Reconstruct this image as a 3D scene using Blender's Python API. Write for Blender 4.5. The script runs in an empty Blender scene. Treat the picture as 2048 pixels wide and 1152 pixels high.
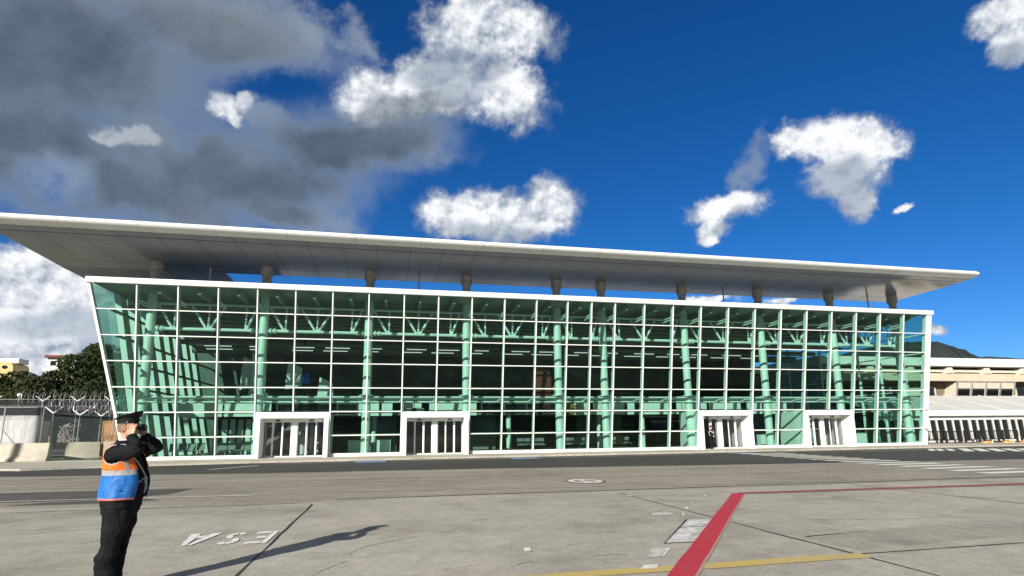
import bpy, bmesh, math, random
from mathutils import Vector, Matrix
R = math.radians
rnd = random.Random(7)
SC = bpy.context.scene
COL = SC.collection

# ---------------------------------------------------------------- camera (world: X along the facade, Y into the building)
cam_d = bpy.data.cameras.new("camera"); cam = bpy.data.objects.new("camera", cam_d); COL.objects.link(cam)
RX, UX, FX = Vector((.97752841, -.21047966, -.01168443)), Vector((-.02484707, -.17008412, .98511624)), Vector((.20933427, .96268879, .17149186))
m = Matrix.Identity(4)
for i in range(3):
    m[i][0], m[i][1], m[i][2] = RX[i], UX[i], -FX[i]
m[0][3], m[1][3], m[2][3] = 15.521, -39.565, 1.6
cam.matrix_world = m
cam_d.sensor_width = 36; cam_d.lens = 19.66923; cam_d.shift_x = -.001026; cam_d.shift_y = .045127
cam_d.clip_start = .1; cam_d.clip_end = 9000
SC.camera = cam
SC.view_settings.view_transform = 'Standard'; SC.view_settings.look = 'None'
SC.view_settings.exposure = 0.5; SC.view_settings.gamma = 1

# ---------------------------------------------------------------- sun
SUN_EL, SUN_AZ = 22.7, 37.0          # light travels towards +X*sin(37) + Y*cos(37)
sd = bpy.data.lights.new("sun", 'SUN'); sun = bpy.data.objects.new("sun", sd); COL.objects.link(sun)
sd.energy = 4.9; sd.angle = R(.5); sd.color = (1, .945, .85)
ldir = Vector((math.sin(R(SUN_AZ)) * math.cos(R(SUN_EL)), math.cos(R(SUN_AZ)) * math.cos(R(SUN_EL)), -math.sin(R(SUN_EL))))
sun.rotation_euler = ldir.to_track_quat('-Z', 'Y').to_euler(); sun.location = (-60, -80, 60)

# ---------------------------------------------------------------- sky with clouds (world)
W = bpy.data.worlds.new("World"); SC.world = W; W.use_nodes = True
nt = W.node_tree; nt.nodes.clear()
def N(t, **k):
    n = nt.nodes.new(t)
    for a, b in k.items(): setattr(n, a, b)
    return n
def L(a, b): nt.links.new(a, b)
def MATH(op, a, b=None, c=None, clamp=False):
    n = N('ShaderNodeMath', operation=op); n.use_clamp = clamp
    for i, v in enumerate((a, b, c)):
        if v is None: continue
        if isinstance(v, (int, float)): n.inputs[i].default_value = v
        else: L(v, n.inputs[i])
    return n.outputs[0]
def MIXC(f, a, b, mode='MIX'):
    n = N('ShaderNodeMix', data_type='RGBA', blend_type=mode)
    for i, v in ((0, f), (6, a), (7, b)):
        if isinstance(v, (int, float)): n.inputs[i].default_value = v
        elif isinstance(v, tuple): n.inputs[i].default_value = (*v, 1)
        else: L(v, n.inputs[i])
    return n.outputs[2]
def SMOOTH(x, a, b, lo=0., hi=1.):
    n = N('ShaderNodeMapRange', interpolation_type='SMOOTHSTEP'); L(x, n.inputs[0])
    for i, v in enumerate((a, b, lo, hi)): n.inputs[i + 1].default_value = v
    return n.outputs[0]
SKY_S = .10
sky = N('ShaderNodeTexSky', sky_type='NISHITA'); sky.sun_disc = False
sky.sun_elevation = R(SUN_EL); sky.sun_rotation = R(180 + SUN_AZ); sky.altitude = 50
sky.air_density = .95; sky.dust_density = .25; sky.ozone_density = 3.0
hs = N('ShaderNodeHueSaturation'); hs.inputs['Saturation'].default_value = 1.28; hs.inputs['Value'].default_value = .86
L(sky.outputs[0], hs.inputs['Color'])
tc = N('ShaderNodeTexCoord'); D = tc.outputs['Generated']
sx = N('ShaderNodeSeparateXYZ'); L(D, sx.inputs[0])
az = MATH('MULTIPLY', MATH('ARCTAN2', sx.outputs[0], sx.outputs[1]), 57.29578)
el = MATH('MULTIPLY', MATH('ARCSINE', sx.outputs[2]), 57.29578)
P0 = N('ShaderNodeCombineXYZ'); L(az, P0.inputs[0]); L(el, P0.inputs[1])
# warp the angular coordinates with turbulence so that every cloud has a torn, curling edge
def NOISE(scale, detail, rough, off=0., dim='3D', out='Color', dist=0.):
    mp = N('ShaderNodeVectorMath', operation='ADD'); L(D, mp.inputs[0]); mp.inputs[1].default_value = (off, off * .7, off * 1.3)
    n = N('ShaderNodeTexNoise'); L(mp.outputs[0], n.inputs['Vector'])
    n.inputs['Scale'].default_value = scale; n.inputs['Detail'].default_value = detail; n.inputs['Roughness'].default_value = rough
    n.inputs['Distortion'].default_value = dist
    return n.outputs[out]
def WARP(p, col, amp):
    a = N('ShaderNodeVectorMath', operation='SUBTRACT'); L(col, a.inputs[0]); a.inputs[1].default_value = (.5, .5, .5)
    b = N('ShaderNodeVectorMath', operation='MULTIPLY'); L(a.outputs[0], b.inputs[0]); b.inputs[1].default_value = (amp, amp, 0)
    c = N('ShaderNodeVectorMath', operation='ADD'); L(p, c.inputs[0]); L(b.outputs[0], c.inputs[1])
    return c.outputs[0]
P1 = WARP(P0.outputs[0], NOISE(5.5, 3, .5, 3.1), 7.0)
P2 = WARP(P1, NOISE(17, 6, .62, 9.2), 4.2)
P3 = WARP(WARP(P0.outputs[0], NOISE(5.5, 3, .5, 3.1), 2.2), NOISE(17, 6, .62, 9.2), 3.0)
def BLOBS(lst, P):
    out = None
    for (a, e, ra, re, rot) in lst:
        mp = N('ShaderNodeMapping', vector_type='TEXTURE')
        if out is None: L(P, mp.inputs[0])
        else:       # chained one after the other, which keeps the shader's working memory small
            q = N('ShaderNodeVectorMath', operation='MULTIPLY_ADD'); L(out, q.inputs[0]); q.inputs[1].default_value = (1e-9, 1e-9, 1e-9); L(P, q.inputs[2]); L(q.outputs[0], mp.inputs[0])
        mp.inputs[1].default_value = (a, e, 0); mp.inputs[2].default_value = (0, 0, R(rot)); mp.inputs[3].default_value = (ra, re, 1)
        ln = N('ShaderNodeVectorMath', operation='LENGTH'); L(mp.outputs[0], ln.inputs[0])
        v = MATH('SUBTRACT', 1., ln.outputs['Value'])
        out = v if out is None else MATH('SMOOTH_MAX', out, v, .25)
    return out
WHITE = [(8.9, 38.4, 7.4, 4.0, 0), (11.7, 33.0, 5.3, 3.7, 0), (3.3, 33.9, 8.3, 3.8, 10), (-3.1, 32.2, 4.7, 3.0, 0), (14.0, 38.0, 4.0, 2.8, 0), (11.0, 21.7, 9.4, 3.4, 0), (16.4, 22.8, 4.3, 3.4, 0), (5.6, 21.8, 4.0, 2.9, 0), (44.3, 25.1, 5.3, 2.4, -5), (47.3, 23.7, 2.9, 1.8, 0), (44.8, 22.0, 3.7, 3.1, 0), (45.5, 19.5, 2.1, 2.1, 0), (41.0, 25.7, 2.5, 1.9, 0), (34.2, 21.1, 5.3, 1.6, 0), (32.7, 19.5, 1.9, 1.2, 0), (32.3, 18.5, 1.3, 0.8, 0), (57.5, 30.0, 3.0, 1.8, -8), (57.4, 27.6, 1.7, 2.1, 0), (48.9, 18.3, 1.2, 0.5, 8), (-17.2, 29.3, 1.7, 1.3, 0), (-15.2, 29.9, 1.6, 1.0, 20), (-15.9, 28.4, 1.2, .8, -20), (-25.2, 24.2, 1.8, .8, 5), (-23.4, 24.8, 1.7, .9, 15), (-29.8, 12.3, 6.5, 3.4, 15), (-26.2, 11.4, 2.9, 2.8, 0), (-28.5, 8.9, 9, 3.2, 0), (-29.5, 6.2, 9, 2.6, 0), (-22, 9.5, 5, 4, 0), (50.0, 7.8, 0.9, 0.6, 0), (31.2, 12.6, 5.2, 0.6, 0), (38.4, 12.1, 2.5, 0.5, 0), ]
GREY = [(-29.6, 29.2, 16.5, 8.9, 0), (-18.3, 34.2, 14.1, 5.2, 0), (-30.0, 22.0, 10.0, 6.2, 0), (-15.6, 23.4, 16.3, 5.6, 5), (-22.2, 20.0, 11.1, 3.7, 0), (-6.0, 28.0, 12.0, 4.4, 5), (-11.4, 20.9, 6.8, 2.7, 0), (0.2, 27.9, 8.6, 3.4, 0), (-2, 31.5, 7.5, 3.2, 0), (3, 31.5, 7, 3, 0), (-70, 30, 30, 16, 0), (100, 22, 16, 7, 0), (-120, 40, 25, 10, 0)]
SHADE = [(5, 35.3, 6, 2.4, 0), (9.5, 34.6, 3, 1.6, 0), (45.4, 20.0, 3.6, 3.2, 0), (-29.4, 27.8, 13.3, 8.1, 0), (-18.1, 32.7, 11.1, 4.5, 0), (-16.4, 23.2, 15.2, 5.1, 5), (-22.2, 20.0, 10.4, 3.7, 0), (-7.0, 27.8, 9.4, 4.0, 5), (-11.4, 20.9, 5.5, 2.7, 0), (11.0, 19.9, 8.6, 2.0, 0), (45.0, 20.9, 3.8, 2.5, 0), (5.5, 32.5, 6.1, 2.2, 10), (0.1, 30.8, 6.9, 2.6, 0), (-27.0, 8.9, 7.5, 2.2, 0), (-24.2, 7.4, 3.3, 3.0, 0), (34.1, 20.0, 3.2, 0.9, 0), (57.6, 27.0, 1.4, 1.3, 0), (54.5, 17.9, 2.1, 1.0, 0)]
HOLE = [(-28.6, 20.6, 2.2, 1.6, 0), (-12.0, 32.0, 4.6, 1.3, 12), (-6.5, 38.6, 3.5, 1.6, 0)]
WISP = [(-9.5, 36.5, 3.6, 2.3, 0), (-4.4, 37.0, 3.2, 2.4, 0), (3.7, 26.8, 3.0, 1.4, 0), (-7.1, 20.5, 4.5, 3.2, 0), (-27.4, 20.6, 4.8, 2.2, 0), (-21.5, 25.6, 2.4, 1.4, 0), (16.5, 37, 2.6, 2.2, 0), (13.5, 31.5, 4.5, 2.6, 0), (-13, 29.2, 3.6, 1.6, 0), (37.2, 24.3, 1.5, 3.6, -25), (36.2, 22.6, 1.3, 1.6, 0)]
Mv = BLOBS(WISP, P2)
Mw = BLOBS(WHITE, P3); Mg = BLOBS(GREY, P2); Mh = BLOBS(HOLE, P3); Ms = BLOBS(SHADE, P1)
nf = NOISE(38, 8, .66, 4.4, out='Fac'); nl = NOISE(9, 5, .55, 6.6, out='Fac', dist=.4)
mp = N('ShaderNodeVectorMath', operation='ADD'); L(D, mp.inputs[0]); mp.inputs[1].default_value = (-.012, -.004, .016)
nb = N('ShaderNodeTexNoise'); L(mp.outputs[0], nb.inputs['Vector']); nb.inputs['Scale'].default_value = 13; nb.inputs['Detail'].default_value = 7; nb.inputs['Roughness'].default_value = .66
na = NOISE(13, 7, .66, 0., out='Fac')
fine = MATH('SUBTRACT', nf, .5)
dw = MATH('ADD', Mw, MATH('MULTIPLY', fine, .78)); dg = MATH('ADD', MATH('SUBTRACT', Mg, MATH('MULTIPLY', MATH('MAXIMUM', MATH('ADD', Mh, .6), 0.), .48)), MATH('MULTIPLY', fine, .35))
aw = SMOOTH(dw, .0, .5); ag = SMOOTH(dg, -.16, .66); av = MATH('MULTIPLY', SMOOTH(MATH('ADD', Mv, MATH('MULTIPLY', fine, 1.5)), -.1, .9), .72)
alpha = MATH('SUBTRACT', 1., MATH('MULTIPLY', MATH('SUBTRACT', 1., aw), MATH('MULTIPLY', MATH('SUBTRACT', 1., ag), MATH('SUBTRACT', 1., av))))
m2 = N('ShaderNodeVectorMath', operation='ADD'); L(D, m2.inputs[0]); m2.inputs[1].default_value = (-.005, -.002, .007)
nc = N('ShaderNodeTexNoise'); L(m2.outputs[0], nc.inputs['Vector']); nc.inputs['Scale'].default_value = 42; nc.inputs['Detail'].default_value = 5; nc.inputs['Roughness'].default_value = .55
relief = MATH('ADD', MATH('MULTIPLY', MATH('SUBTRACT', na, nb.outputs['Fac']), 2.8), MATH('MULTIPLY', MATH('SUBTRACT', NOISE(42, 5, .55, 0., out='Fac'), nc.outputs['Fac']), 1.6))
lit = MATH('ADD', MATH('ADD', MATH('ADD', .44, MATH('MULTIPLY', MATH('SUBTRACT', nl, .47), 1.9)), MATH('MULTIPLY', relief, 1.15)), MATH('MULTIPLY', SMOOTH(dw, .05, .8), .30), clamp=True)
sh = SMOOTH(MATH('ADD', Ms, MATH('MULTIPLY', MATH('SUBTRACT', nl, .5), .7)), -.05, .55)
litc = MIXC(lit, (2.2, 2.7, 3.4), (6.9, 7.0, 7.2))
soft = MATH('ADD', MATH('MULTIPLY', MATH('SUBTRACT', nl, .32), 1.7), MATH('MULTIPLY', relief, .16), clamp=True)
darkc = MIXC(soft, (.62, .88, 1.32), (1.32, 1.68, 2.1))
rim = MIXC(SMOOTH(dg, .1, .75), (1.9, 2.4, 3.2), darkc)
darkc = MIXC(SMOOTH(el, 31, 42, 0., .5), rim, (3.2, 3.45, 3.5))
faint = MIXC(SMOOTH(el, 16, 4, 0., .6), darkc, (3.9, 4.4, 5.1))
ccol = MIXC(MATH('MULTIPLY', aw, MATH('SUBTRACT', 1., MATH('MULTIPLY', sh, .72))), faint, litc)
blue = MIXC(1., hs.outputs[0], MIXC(SMOOTH(el, 0, 22), (.34, .60, 1.0), (.26, .57, .83)), 'MULTIPLY')
# broken grey cloud added unseen behind and overhead, to dim and neutralise blue fill
back = MATH('MULTIPLY', SMOOTH(MATH('ADD', MATH('SUBTRACT', MATH('MULTIPLY', sx.outputs[2], .9), sx.outputs[1]), MATH('MULTIPLY', MATH('SUBTRACT', nl, .5), 1.4)), .25, .8), .85)
final = MIXC(alpha, MIXC(back, blue, (1.55, 1.6, 1.62)), ccol)
bg = N('ShaderNodeBackground'); L(final, bg.inputs[0]); bg.inputs[1].default_value = SKY_S
wo = N('ShaderNodeOutputWorld'); L(bg.outputs[0], wo.inputs[0])
W.cycles.sampling_method = 'MANUAL'; W.cycles.sample_map_resolution = 256
SC.cycles.max_bounces = 8; SC.cycles.diffuse_bounces = 3; SC.cycles.glossy_bounces = 3; SC.cycles.transparent_max_bounces = 16
SC.cycles.caustics_reflective = False; SC.cycles.caustics_refractive = False
SC.cycles.use_denoising = True

# ---------------------------------------------------------------- materials
def newmat(name):
    m = bpy.data.materials.new(name); m.use_nodes = True
    t = m.node_tree; t.nodes.clear()
    return m, t
def mat(name, col, rough=.6, metal=0., var=.12, scale=6., bump=0., bscale=60., col2=None, spec=.5, coat=0., stretch=None, detail=6):
    """principled material: two tones mixed by layered noise, with a fine bump"""
    m, t = newmat(name); nd = t.nodes; lk = t.links
    o = nd.new('ShaderNodeOutputMaterial'); b = nd.new('ShaderNodeBsdfPrincipled'); lk.new(b.outputs[0], o.inputs[0])
    b.inputs['Roughness'].default_value = rough; b.inputs['Metallic'].default_value = metal
    b.inputs['Specular IOR Level'].default_value = spec; b.inputs['Coat Weight'].default_value = coat
    g = nd.new('ShaderNodeNewGeometry'); v = g.outputs['Position']
    if stretch:
        mp = nd.new('ShaderNodeMapping'); mp.inputs[3].default_value = stretch; lk.new(v, mp.inputs[0]); v = mp.outputs[0]
    n = nd.new('ShaderNodeTexNoise'); lk.new(v, n.inputs['Vector']); n.inputs['Scale'].default_value = scale; n.inputs['Detail'].default_value = detail; n.inputs['Roughness'].default_value = .65
    r = nd.new('ShaderNodeValToRGB'); lk.new(n.outputs['Fac'], r.inputs[0])
    c2 = col2 or tuple(max(0, c * (1 - 2 * var)) for c in col); c1 = col if col2 else tuple(min(1, c * (1 + var)) for c in col)
    r.color_ramp.elements[0].position = .32; r.color_ramp.elements[0].color = (*c2, 1)
    r.color_ramp.elements[1].position = .68; r.color_ramp.elements[1].color = (*c1, 1)
    lk.new(r.outputs[0], b.inputs['Base Color'])
    if bump:
        n2 = nd.new('ShaderNodeTexNoise'); lk.new(g.outputs['Position'], n2.inputs['Vector']); n2.inputs['Scale'].default_value = bscale; n2.inputs['Detail'].default_value = 4
        bp = nd.new('ShaderNodeBump'); bp.inputs['Strength'].default_value = bump; bp.inputs['Distance'].default_value = .02
        lk.new(n2.outputs['Fac'], bp.inputs['Height']); lk.new(bp.outputs[0], b.inputs['Normal'])
    return m
def glass_mat(name, tint, f0=.05, top=.9, rough=.02, dirt=.0):
    """one face of a pane: tinted see-through film plus a mirror film that grows towards grazing view"""
    m, t = newmat(name); nd = t.nodes; lk = t.links
    o = nd.new('ShaderNodeOutputMaterial'); mx = nd.new('ShaderNodeMixShader'); lk.new(mx.outputs[0], o.inputs[0])
    tr = nd.new('ShaderNodeBsdfTransparent'); tr.inputs[0].default_value = (*tint, 1)
    gl = nd.new('ShaderNodeBsdfGlossy'); gl.inputs['Roughness'].default_value = rough; gl.inputs[0].default_value = (*[min(1, .35 + .75 * c) for c in tint], 1)
    lw = nd.new('ShaderNodeLayerWeight'); lw.inputs[0].default_value = .5
    p = nd.new('ShaderNodeMath'); p.operation = 'POWER'; lk.new(lw.outputs['Facing'], p.inputs[0]); p.inputs[1].default_value = 5
    a = nd.new('ShaderNodeMath'); a.operation = 'MULTIPLY_ADD'; lk.new(p.outputs[0], a.inputs[0]); a.inputs[1].default_value = top; a.inputs[2].default_value = f0
    lk.new(a.outputs[0], mx.inputs[0]); lk.new(tr.outputs[0], mx.inputs[1]); lk.new(gl.outputs[0], mx.inputs[2])
    return m
def emit(name, col, s):
    m, t = newmat(name); o = t.nodes.new('ShaderNodeOutputMaterial'); e = t.nodes.new('ShaderNodeEmission')
    e.inputs[0].default_value = (*col, 1); e.inputs[1].default_value = s; t.links.new(e.outputs[0], o.inputs[0]); return m
def ground_mat(name, base, dark, light, agg=.25, streak=(1, 1, 1), streak_amt=.3, rough=.9, bump=.25):
    """pavement: broad stains, streaks along the traffic, and aggregate speckle"""
    m, t = newmat(name); nd = t.nodes; lk = t.links
    o = nd.new('ShaderNodeOutputMaterial'); b = nd.new('ShaderNodeBsdfPrincipled'); lk.new(b.outputs[0], o.inputs[0])
    b.inputs['Roughness'].default_value = rough; b.inputs['Specular IOR Level'].default_value = .3
    g = nd.new('ShaderNodeNewGeometry').outputs['Position']
    def nz(scale, det, ro, vec=None):
        n = nd.new('ShaderNodeTexNoise'); lk.new(vec or g, n.inputs['Vector']); n.inputs['Scale'].default_value = scale; n.inputs['Detail'].default_value = det; n.inputs['Roughness'].default_value = ro
        return n.outputs['Fac']
    def mixc(f, a, c, lo=.35, hi=.65):
        mr = nd.new('ShaderNodeMapRange'); mr.interpolation_type = 'SMOOTHSTEP'; lk.new(f, mr.inputs[0]); mr.inputs[1].default_value = lo; mr.inputs[2].default_value = hi
        x = nd.new('ShaderNodeMix'); x.data_type = 'RGBA'; lk.new(mr.outputs[0], x.inputs[0])
        for i, v in ((6, a), (7, c)):
            if isinstance(v, tuple): x.inputs[i].default_value = (*v, 1)
            else: lk.new(v, x.inputs[i])
        return x.outputs[2]
    mp = nd.new('ShaderNodeMapping'); mp.inputs[3].default_value = streak; lk.new(g, mp.inputs[0])
    def mul(c, f, amt, lo, p0, p1):
        x = nd.new('ShaderNodeMix'); x.data_type = 'RGBA'; x.blend_type = 'MULTIPLY'; x.inputs[0].default_value = amt
        lk.new(c, x.inputs[6]); r = nd.new('ShaderNodeValToRGB'); lk.new(f, r.inputs[0]); r.color_ramp.elements[0].position = p0; r.color_ramp.elements[0].color = lo; r.color_ramp.elements[1].position = p1
        lk.new(r.outputs[0], x.inputs[7]); return x.outputs[2]
    c = mixc(nz(.22, 6, .6), dark, base, .3, .62)
    c = mixc(nz(1.1, 9, .75), c, light, .46, .72)
    c = mul(c, nz(1.4, 9, .75, mp.outputs[0]), streak_amt, (.3, .3, .3, 1), .3, .62)
    c = mul(c, nz(3.7, 9, .8), agg, (.42, .38, .36, 1), .34, .60)
    c = mul(c, nz(17, 8, .85), agg, (.25, .25, .25, 1), .36, .58)
    c = mul(c, nz(.55, 4, .6, mp.outputs[0]), .35, (.45, .43, .42, 1), .36, .5)
    c = mul(c, nz(60, 4, .85), agg * .7, (.1, .1, .1, 1), .30, .5)
    lk.new(c, b.inputs['Base Color'])
    bp = nd.new('ShaderNodeBump'); bp.inputs['Strength'].default_value = bump; bp.inputs['Distance'].default_value = .01; lk.new(nz(70, 5, .7), bp.inputs['Height']); lk.new(bp.outputs[0], b.inputs['Normal'])
    return m
def paint_mat(name, col, under, wear=.5, scale=9., soft=.12, stretch=(1, 1, 1)):
    """road paint worn through to the pavement in patches"""
    m, t = newmat(name); nd = t.nodes; lk = t.links
    o = nd.new('ShaderNodeOutputMaterial'); b = nd.new('ShaderNodeBsdfPrincipled'); lk.new(b.outputs[0], o.inputs[0]); b.inputs['Roughness'].default_value = .75
    g = nd.new('ShaderNodeNewGeometry').outputs['Position']; mp = nd.new('ShaderNodeMapping'); mp.inputs[3].default_value = stretch; lk.new(g, mp.inputs[0])
    n = nd.new('ShaderNodeTexNoise'); lk.new(mp.outputs[0], n.inputs['Vector']); n.inputs['Scale'].default_value = scale; n.inputs['Detail'].default_value = 8; n.inputs['Roughness'].default_value = .75
    mr = nd.new('ShaderNodeMapRange'); lk.new(n.outputs['Fac'], mr.inputs[0]); mr.inputs[1].default_value = wear - soft; mr.inputs[2].default_value = wear + soft
    x = nd.new('ShaderNodeMix'); x.data_type = 'RGBA'; lk.new(mr.outputs[0], x.inputs[0]); x.inputs[6].default_value = (*under, 1); x.inputs[7].default_value = (*col, 1)
    lk.new(x.outputs[2], b.inputs['Base Color']); return m

M = {}
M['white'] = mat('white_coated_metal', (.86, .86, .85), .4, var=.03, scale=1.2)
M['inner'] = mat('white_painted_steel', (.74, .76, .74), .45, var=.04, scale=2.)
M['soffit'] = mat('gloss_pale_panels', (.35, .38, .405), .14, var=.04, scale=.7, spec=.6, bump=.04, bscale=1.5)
M['glass'] = glass_mat('green_tinted_glass', (.725, .868, .822), .015, .8)
M['clear'] = glass_mat('clear_grey_glass', (.80, .82, .82), .05, .8)
M['darkglass'] = mat('dark_window_glass', (.012, .014, .016), .06, var=.3, spec=.8)
M['floor'] = mat('floor_tiles', (.24, .25, .24), .35, var=.15, scale=3.)
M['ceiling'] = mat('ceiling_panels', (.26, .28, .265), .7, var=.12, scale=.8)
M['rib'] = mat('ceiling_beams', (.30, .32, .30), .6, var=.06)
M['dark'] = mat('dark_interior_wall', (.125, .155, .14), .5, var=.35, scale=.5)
M['mid'] = mat('grey_interior_panels', (.22, .22, .21), .5, var=.15, scale=.6)
M['black'] = mat('black_rubber', (.012, .012, .012), .5, var=.2)
M['conc'] = ground_mat('apron_concrete', (.575, .54, .455), (.48, .45, .385), (.615, .58, .49), .40, (1.1, 1.2, 1), .22)
M['road'] = ground_mat('worn_asphalt', (.50, .46, .385), (.38, .35, .29), (.57, .525, .44), .48, (.05, 1.6, 1), .45)
M['tar'] = ground_mat('fresh_asphalt', (.082, .081, .079), (.06, .06, .058), (.10, .10, .098), .3, (.08, 1.5, 1), .25)
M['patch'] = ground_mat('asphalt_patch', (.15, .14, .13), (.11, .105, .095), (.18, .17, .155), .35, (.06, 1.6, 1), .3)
M['pave'] = ground_mat('pavement_slabs', (.62, .58, .48), (.50, .47, .40), (.66, .62, .52), .25, (.4, 1, 1), .2)
M['conc_pale'] = ground_mat('patched_concrete', (.60, .565, .48), (.51, .48, .41), (.64, .605, .515), .40, (1.1, 1.2, 1), .2)
M['conc_dark'] = ground_mat('stained_concrete', (.53, .50, .42), (.44, .415, .355), (.57, .54, .455), .45, (1.1, 1.2, 1), .3)
M['earth'] = ground_mat('dry_ground', (.16, .15, .10), (.09, .10, .06), (.20, .18, .13), .3)
M['joint'] = mat('joint_sealant', (.045, .042, .038), .8, var=.4, scale=5.)
M['wpaint'] = paint_mat('white_road_paint', (.78, .77, .72), (.3, .28, .25), .42, 7.)
M['zebra'] = paint_mat('zebra_paint', (.80, .78, .71), (.45, .42, .36), .33, 5.)
M['wworn'] = paint_mat('worn_white_paint', (.60, .58, .52), (.27, .25, .22), .5, 5., .10, (.5, 2, 1))
M['red'] = paint_mat('red_apron_paint', (.50, .03, .05), (.40, .09, .085), .36, 4., .10)
M['redthin'] = paint_mat('red_line_paint', (.30, .02, .03), (.3, .1, .1), .35, 3.)
M['pink'] = paint_mat('faded_red_edge', (.48, .24, .21), (.40, .34, .30), .45, 9.)
M['yellow'] = paint_mat('yellow_apron_paint', (.58, .43, .12), (.42, .37, .25), .42, 3., .14)
M['blue'] = paint_mat('blue_bay_paint', (.20, .34, .60), (.1, .12, .16), .45, 5.)
M['greypaint'] = paint_mat('greyed_paint', (.70, .69, .68), (.40, .38, .34), .5, 6.)

# ---------------------------------------------------------------- mesh builder
class MB:
    def __init__(s): s.v = []; s.f = []; s.mi = []
    def add(s, vs, fs, m=0):
        b = len(s.v); s.v += [tuple(p) for p in vs]; s.f += [tuple(b + i for i in f) for f in fs]; s.mi += [m] * len(fs)
    def hexa(s, p, m=0):
        s.add(p, [(0, 3, 2, 1), (4, 5, 6, 7), (0, 1, 5, 4), (1, 2, 6, 5), (2, 3, 7, 6), (3, 0, 4, 7)], m)
    def box(s, x0, x1, y0, y1, z0, z1, m=0):
        s.hexa([(x0, y0, z0), (x1, y0, z0), (x1, y1, z0), (x0, y1, z0), (x0, y0, z1), (x1, y0, z1), (x1, y1, z1), (x0, y1, z1)], m)
    def prism(s, poly, z0, z1, m=0):
        n = len(poly)
        s.add([(x, y, z0) for x, y in poly] + [(x, y, z1) for x, y in poly], [tuple(range(n - 1, -1, -1)), tuple(range(n, 2 * n))] + [(i, (i + 1) % n, n + (i + 1) % n, n + i) for i in range(n)], m)
    def loft(s, rings, m=0, cap=True, closed=True):
        n = len(rings[0]); vs = [p for r in rings for p in r]; fs = []
        for k in range(len(rings) - 1):
            for i in range(n if closed else n - 1):
                j = (i + 1) % n; fs.append((k * n + i, k * n + j, (k + 1) * n + j, (k + 1) * n + i))
        if cap: fs += [tuple(range(n - 1, -1, -1)), tuple(range((len(rings) - 1) * n, len(rings) * n))]
        s.add(vs, fs, m)
    def tube(s, pts, rs, n=10, m=0, cap=True):
        pts = [Vector(p) for p in pts]
        if not isinstance(rs, (list, tuple)): rs = [rs] * len(pts)
        rings = []; up = None
        for i, p in enumerate(pts):
            d = (pts[min(i + 1, len(pts) - 1)] - pts[max(i - 1, 0)]).normalized()
            if up is None: up = Vector((0, 0, 1)) if abs(d.z) < .9 else Vector((1, 0, 0))
            a = d.cross(up).normalized(); up = a.cross(d).normalized()
            r = rs[i]; r = r if isinstance(r, tuple) else (r, r)
            rings.append([p + a * (math.cos(2 * math.pi * k / n) * r[0]) + up * (math.sin(2 * math.pi * k / n) * r[1]) for k in range(n)])
        s.loft(rings, m, cap)
    def lathe(s, c, prof, n=18, m=0):
        s.loft([[(c[0] + r * math.cos(2 * math.pi * k / n), c[1] + r * math.sin(2 * math.pi * k / n), c[2] + z) for k in range(n)] for r, z in prof], m)
    def ball(s, c, r, n=12, m=0):
        rx, ry, rz = r if isinstance(r, tuple) else (r, r, r); rg = []
        for k in range(1, n // 2 + 1):
            t = math.pi * (k - .5) / (n // 2 ); z = -math.cos(t); q = math.sin(t)
            rg.append([(c[0] + rx * q * math.cos(2 * math.pi * i / n), c[1] + ry * q * math.sin(2 * math.pi * i / n), c[2] + rz * z) for i in range(n)])
        s.loft(rg, m)
    def build(s, name, mats, parent=None, smooth=None, bevel=0.):
        me = bpy.data.meshes.new(name); me.from_pydata(s.v, [], s.f)
        for k in (mats if isinstance(mats, (list, tuple)) else [mats]): me.materials.append(k)
        me.polygons.foreach_set('material_index', s.mi)
        bm = bmesh.new(); bm.from_mesh(me); bmesh.ops.recalc_face_normals(bm, faces=bm.faces)
        if smooth is not None:
            for f in bm.faces: f.smooth = True
            for e in bm.edges:
                if len(e.link_faces) == 2 and e.calc_face_angle(0) > R(smooth): e.smooth = False
        bm.to_mesh(me); bm.free(); me.update()
        o = bpy.data.objects.new(name, me); COL.objects.link(o)
        if bevel:
            b = o.modifiers.new('bevel', 'BEVEL'); b.width = bevel; b.segments = 2; b.limit_method = 'ANGLE'
        if parent: put(o, parent)
        return o
BASE = {}
def put(o, parent):
    o.parent = parent
    # parents are only ever translated when the part is attached
    o.matrix_parent_inverse = Matrix.Translation(-parent.location if not parent.parent else (0, 0, 0))
def thing(name, label, cat, loc=(0, 0, 0), group=None):
    o = bpy.data.objects.new(name, None); COL.objects.link(o); o.location = loc; o.empty_display_size = .3
    return tag(o, label, cat, group)
def tag(o, label, cat, group=None):
    o['label'] = label; o['category'] = cat
    if group: o['group'] = group
    return o
def struct(o, kind='structure'): o['kind'] = kind; return o
def copy_tree(o, delta, label=None, parent=None):
    c = o.copy(); COL.objects.link(c)
    if parent:
        inv = o.matrix_parent_inverse.copy(); c.parent = parent; c.matrix_parent_inverse = inv
    else: c.location = o.location + Vector(delta)
    if label: c['label'] = label
    for ch in o.children: copy_tree(ch, None, None, c)
    return c

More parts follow.
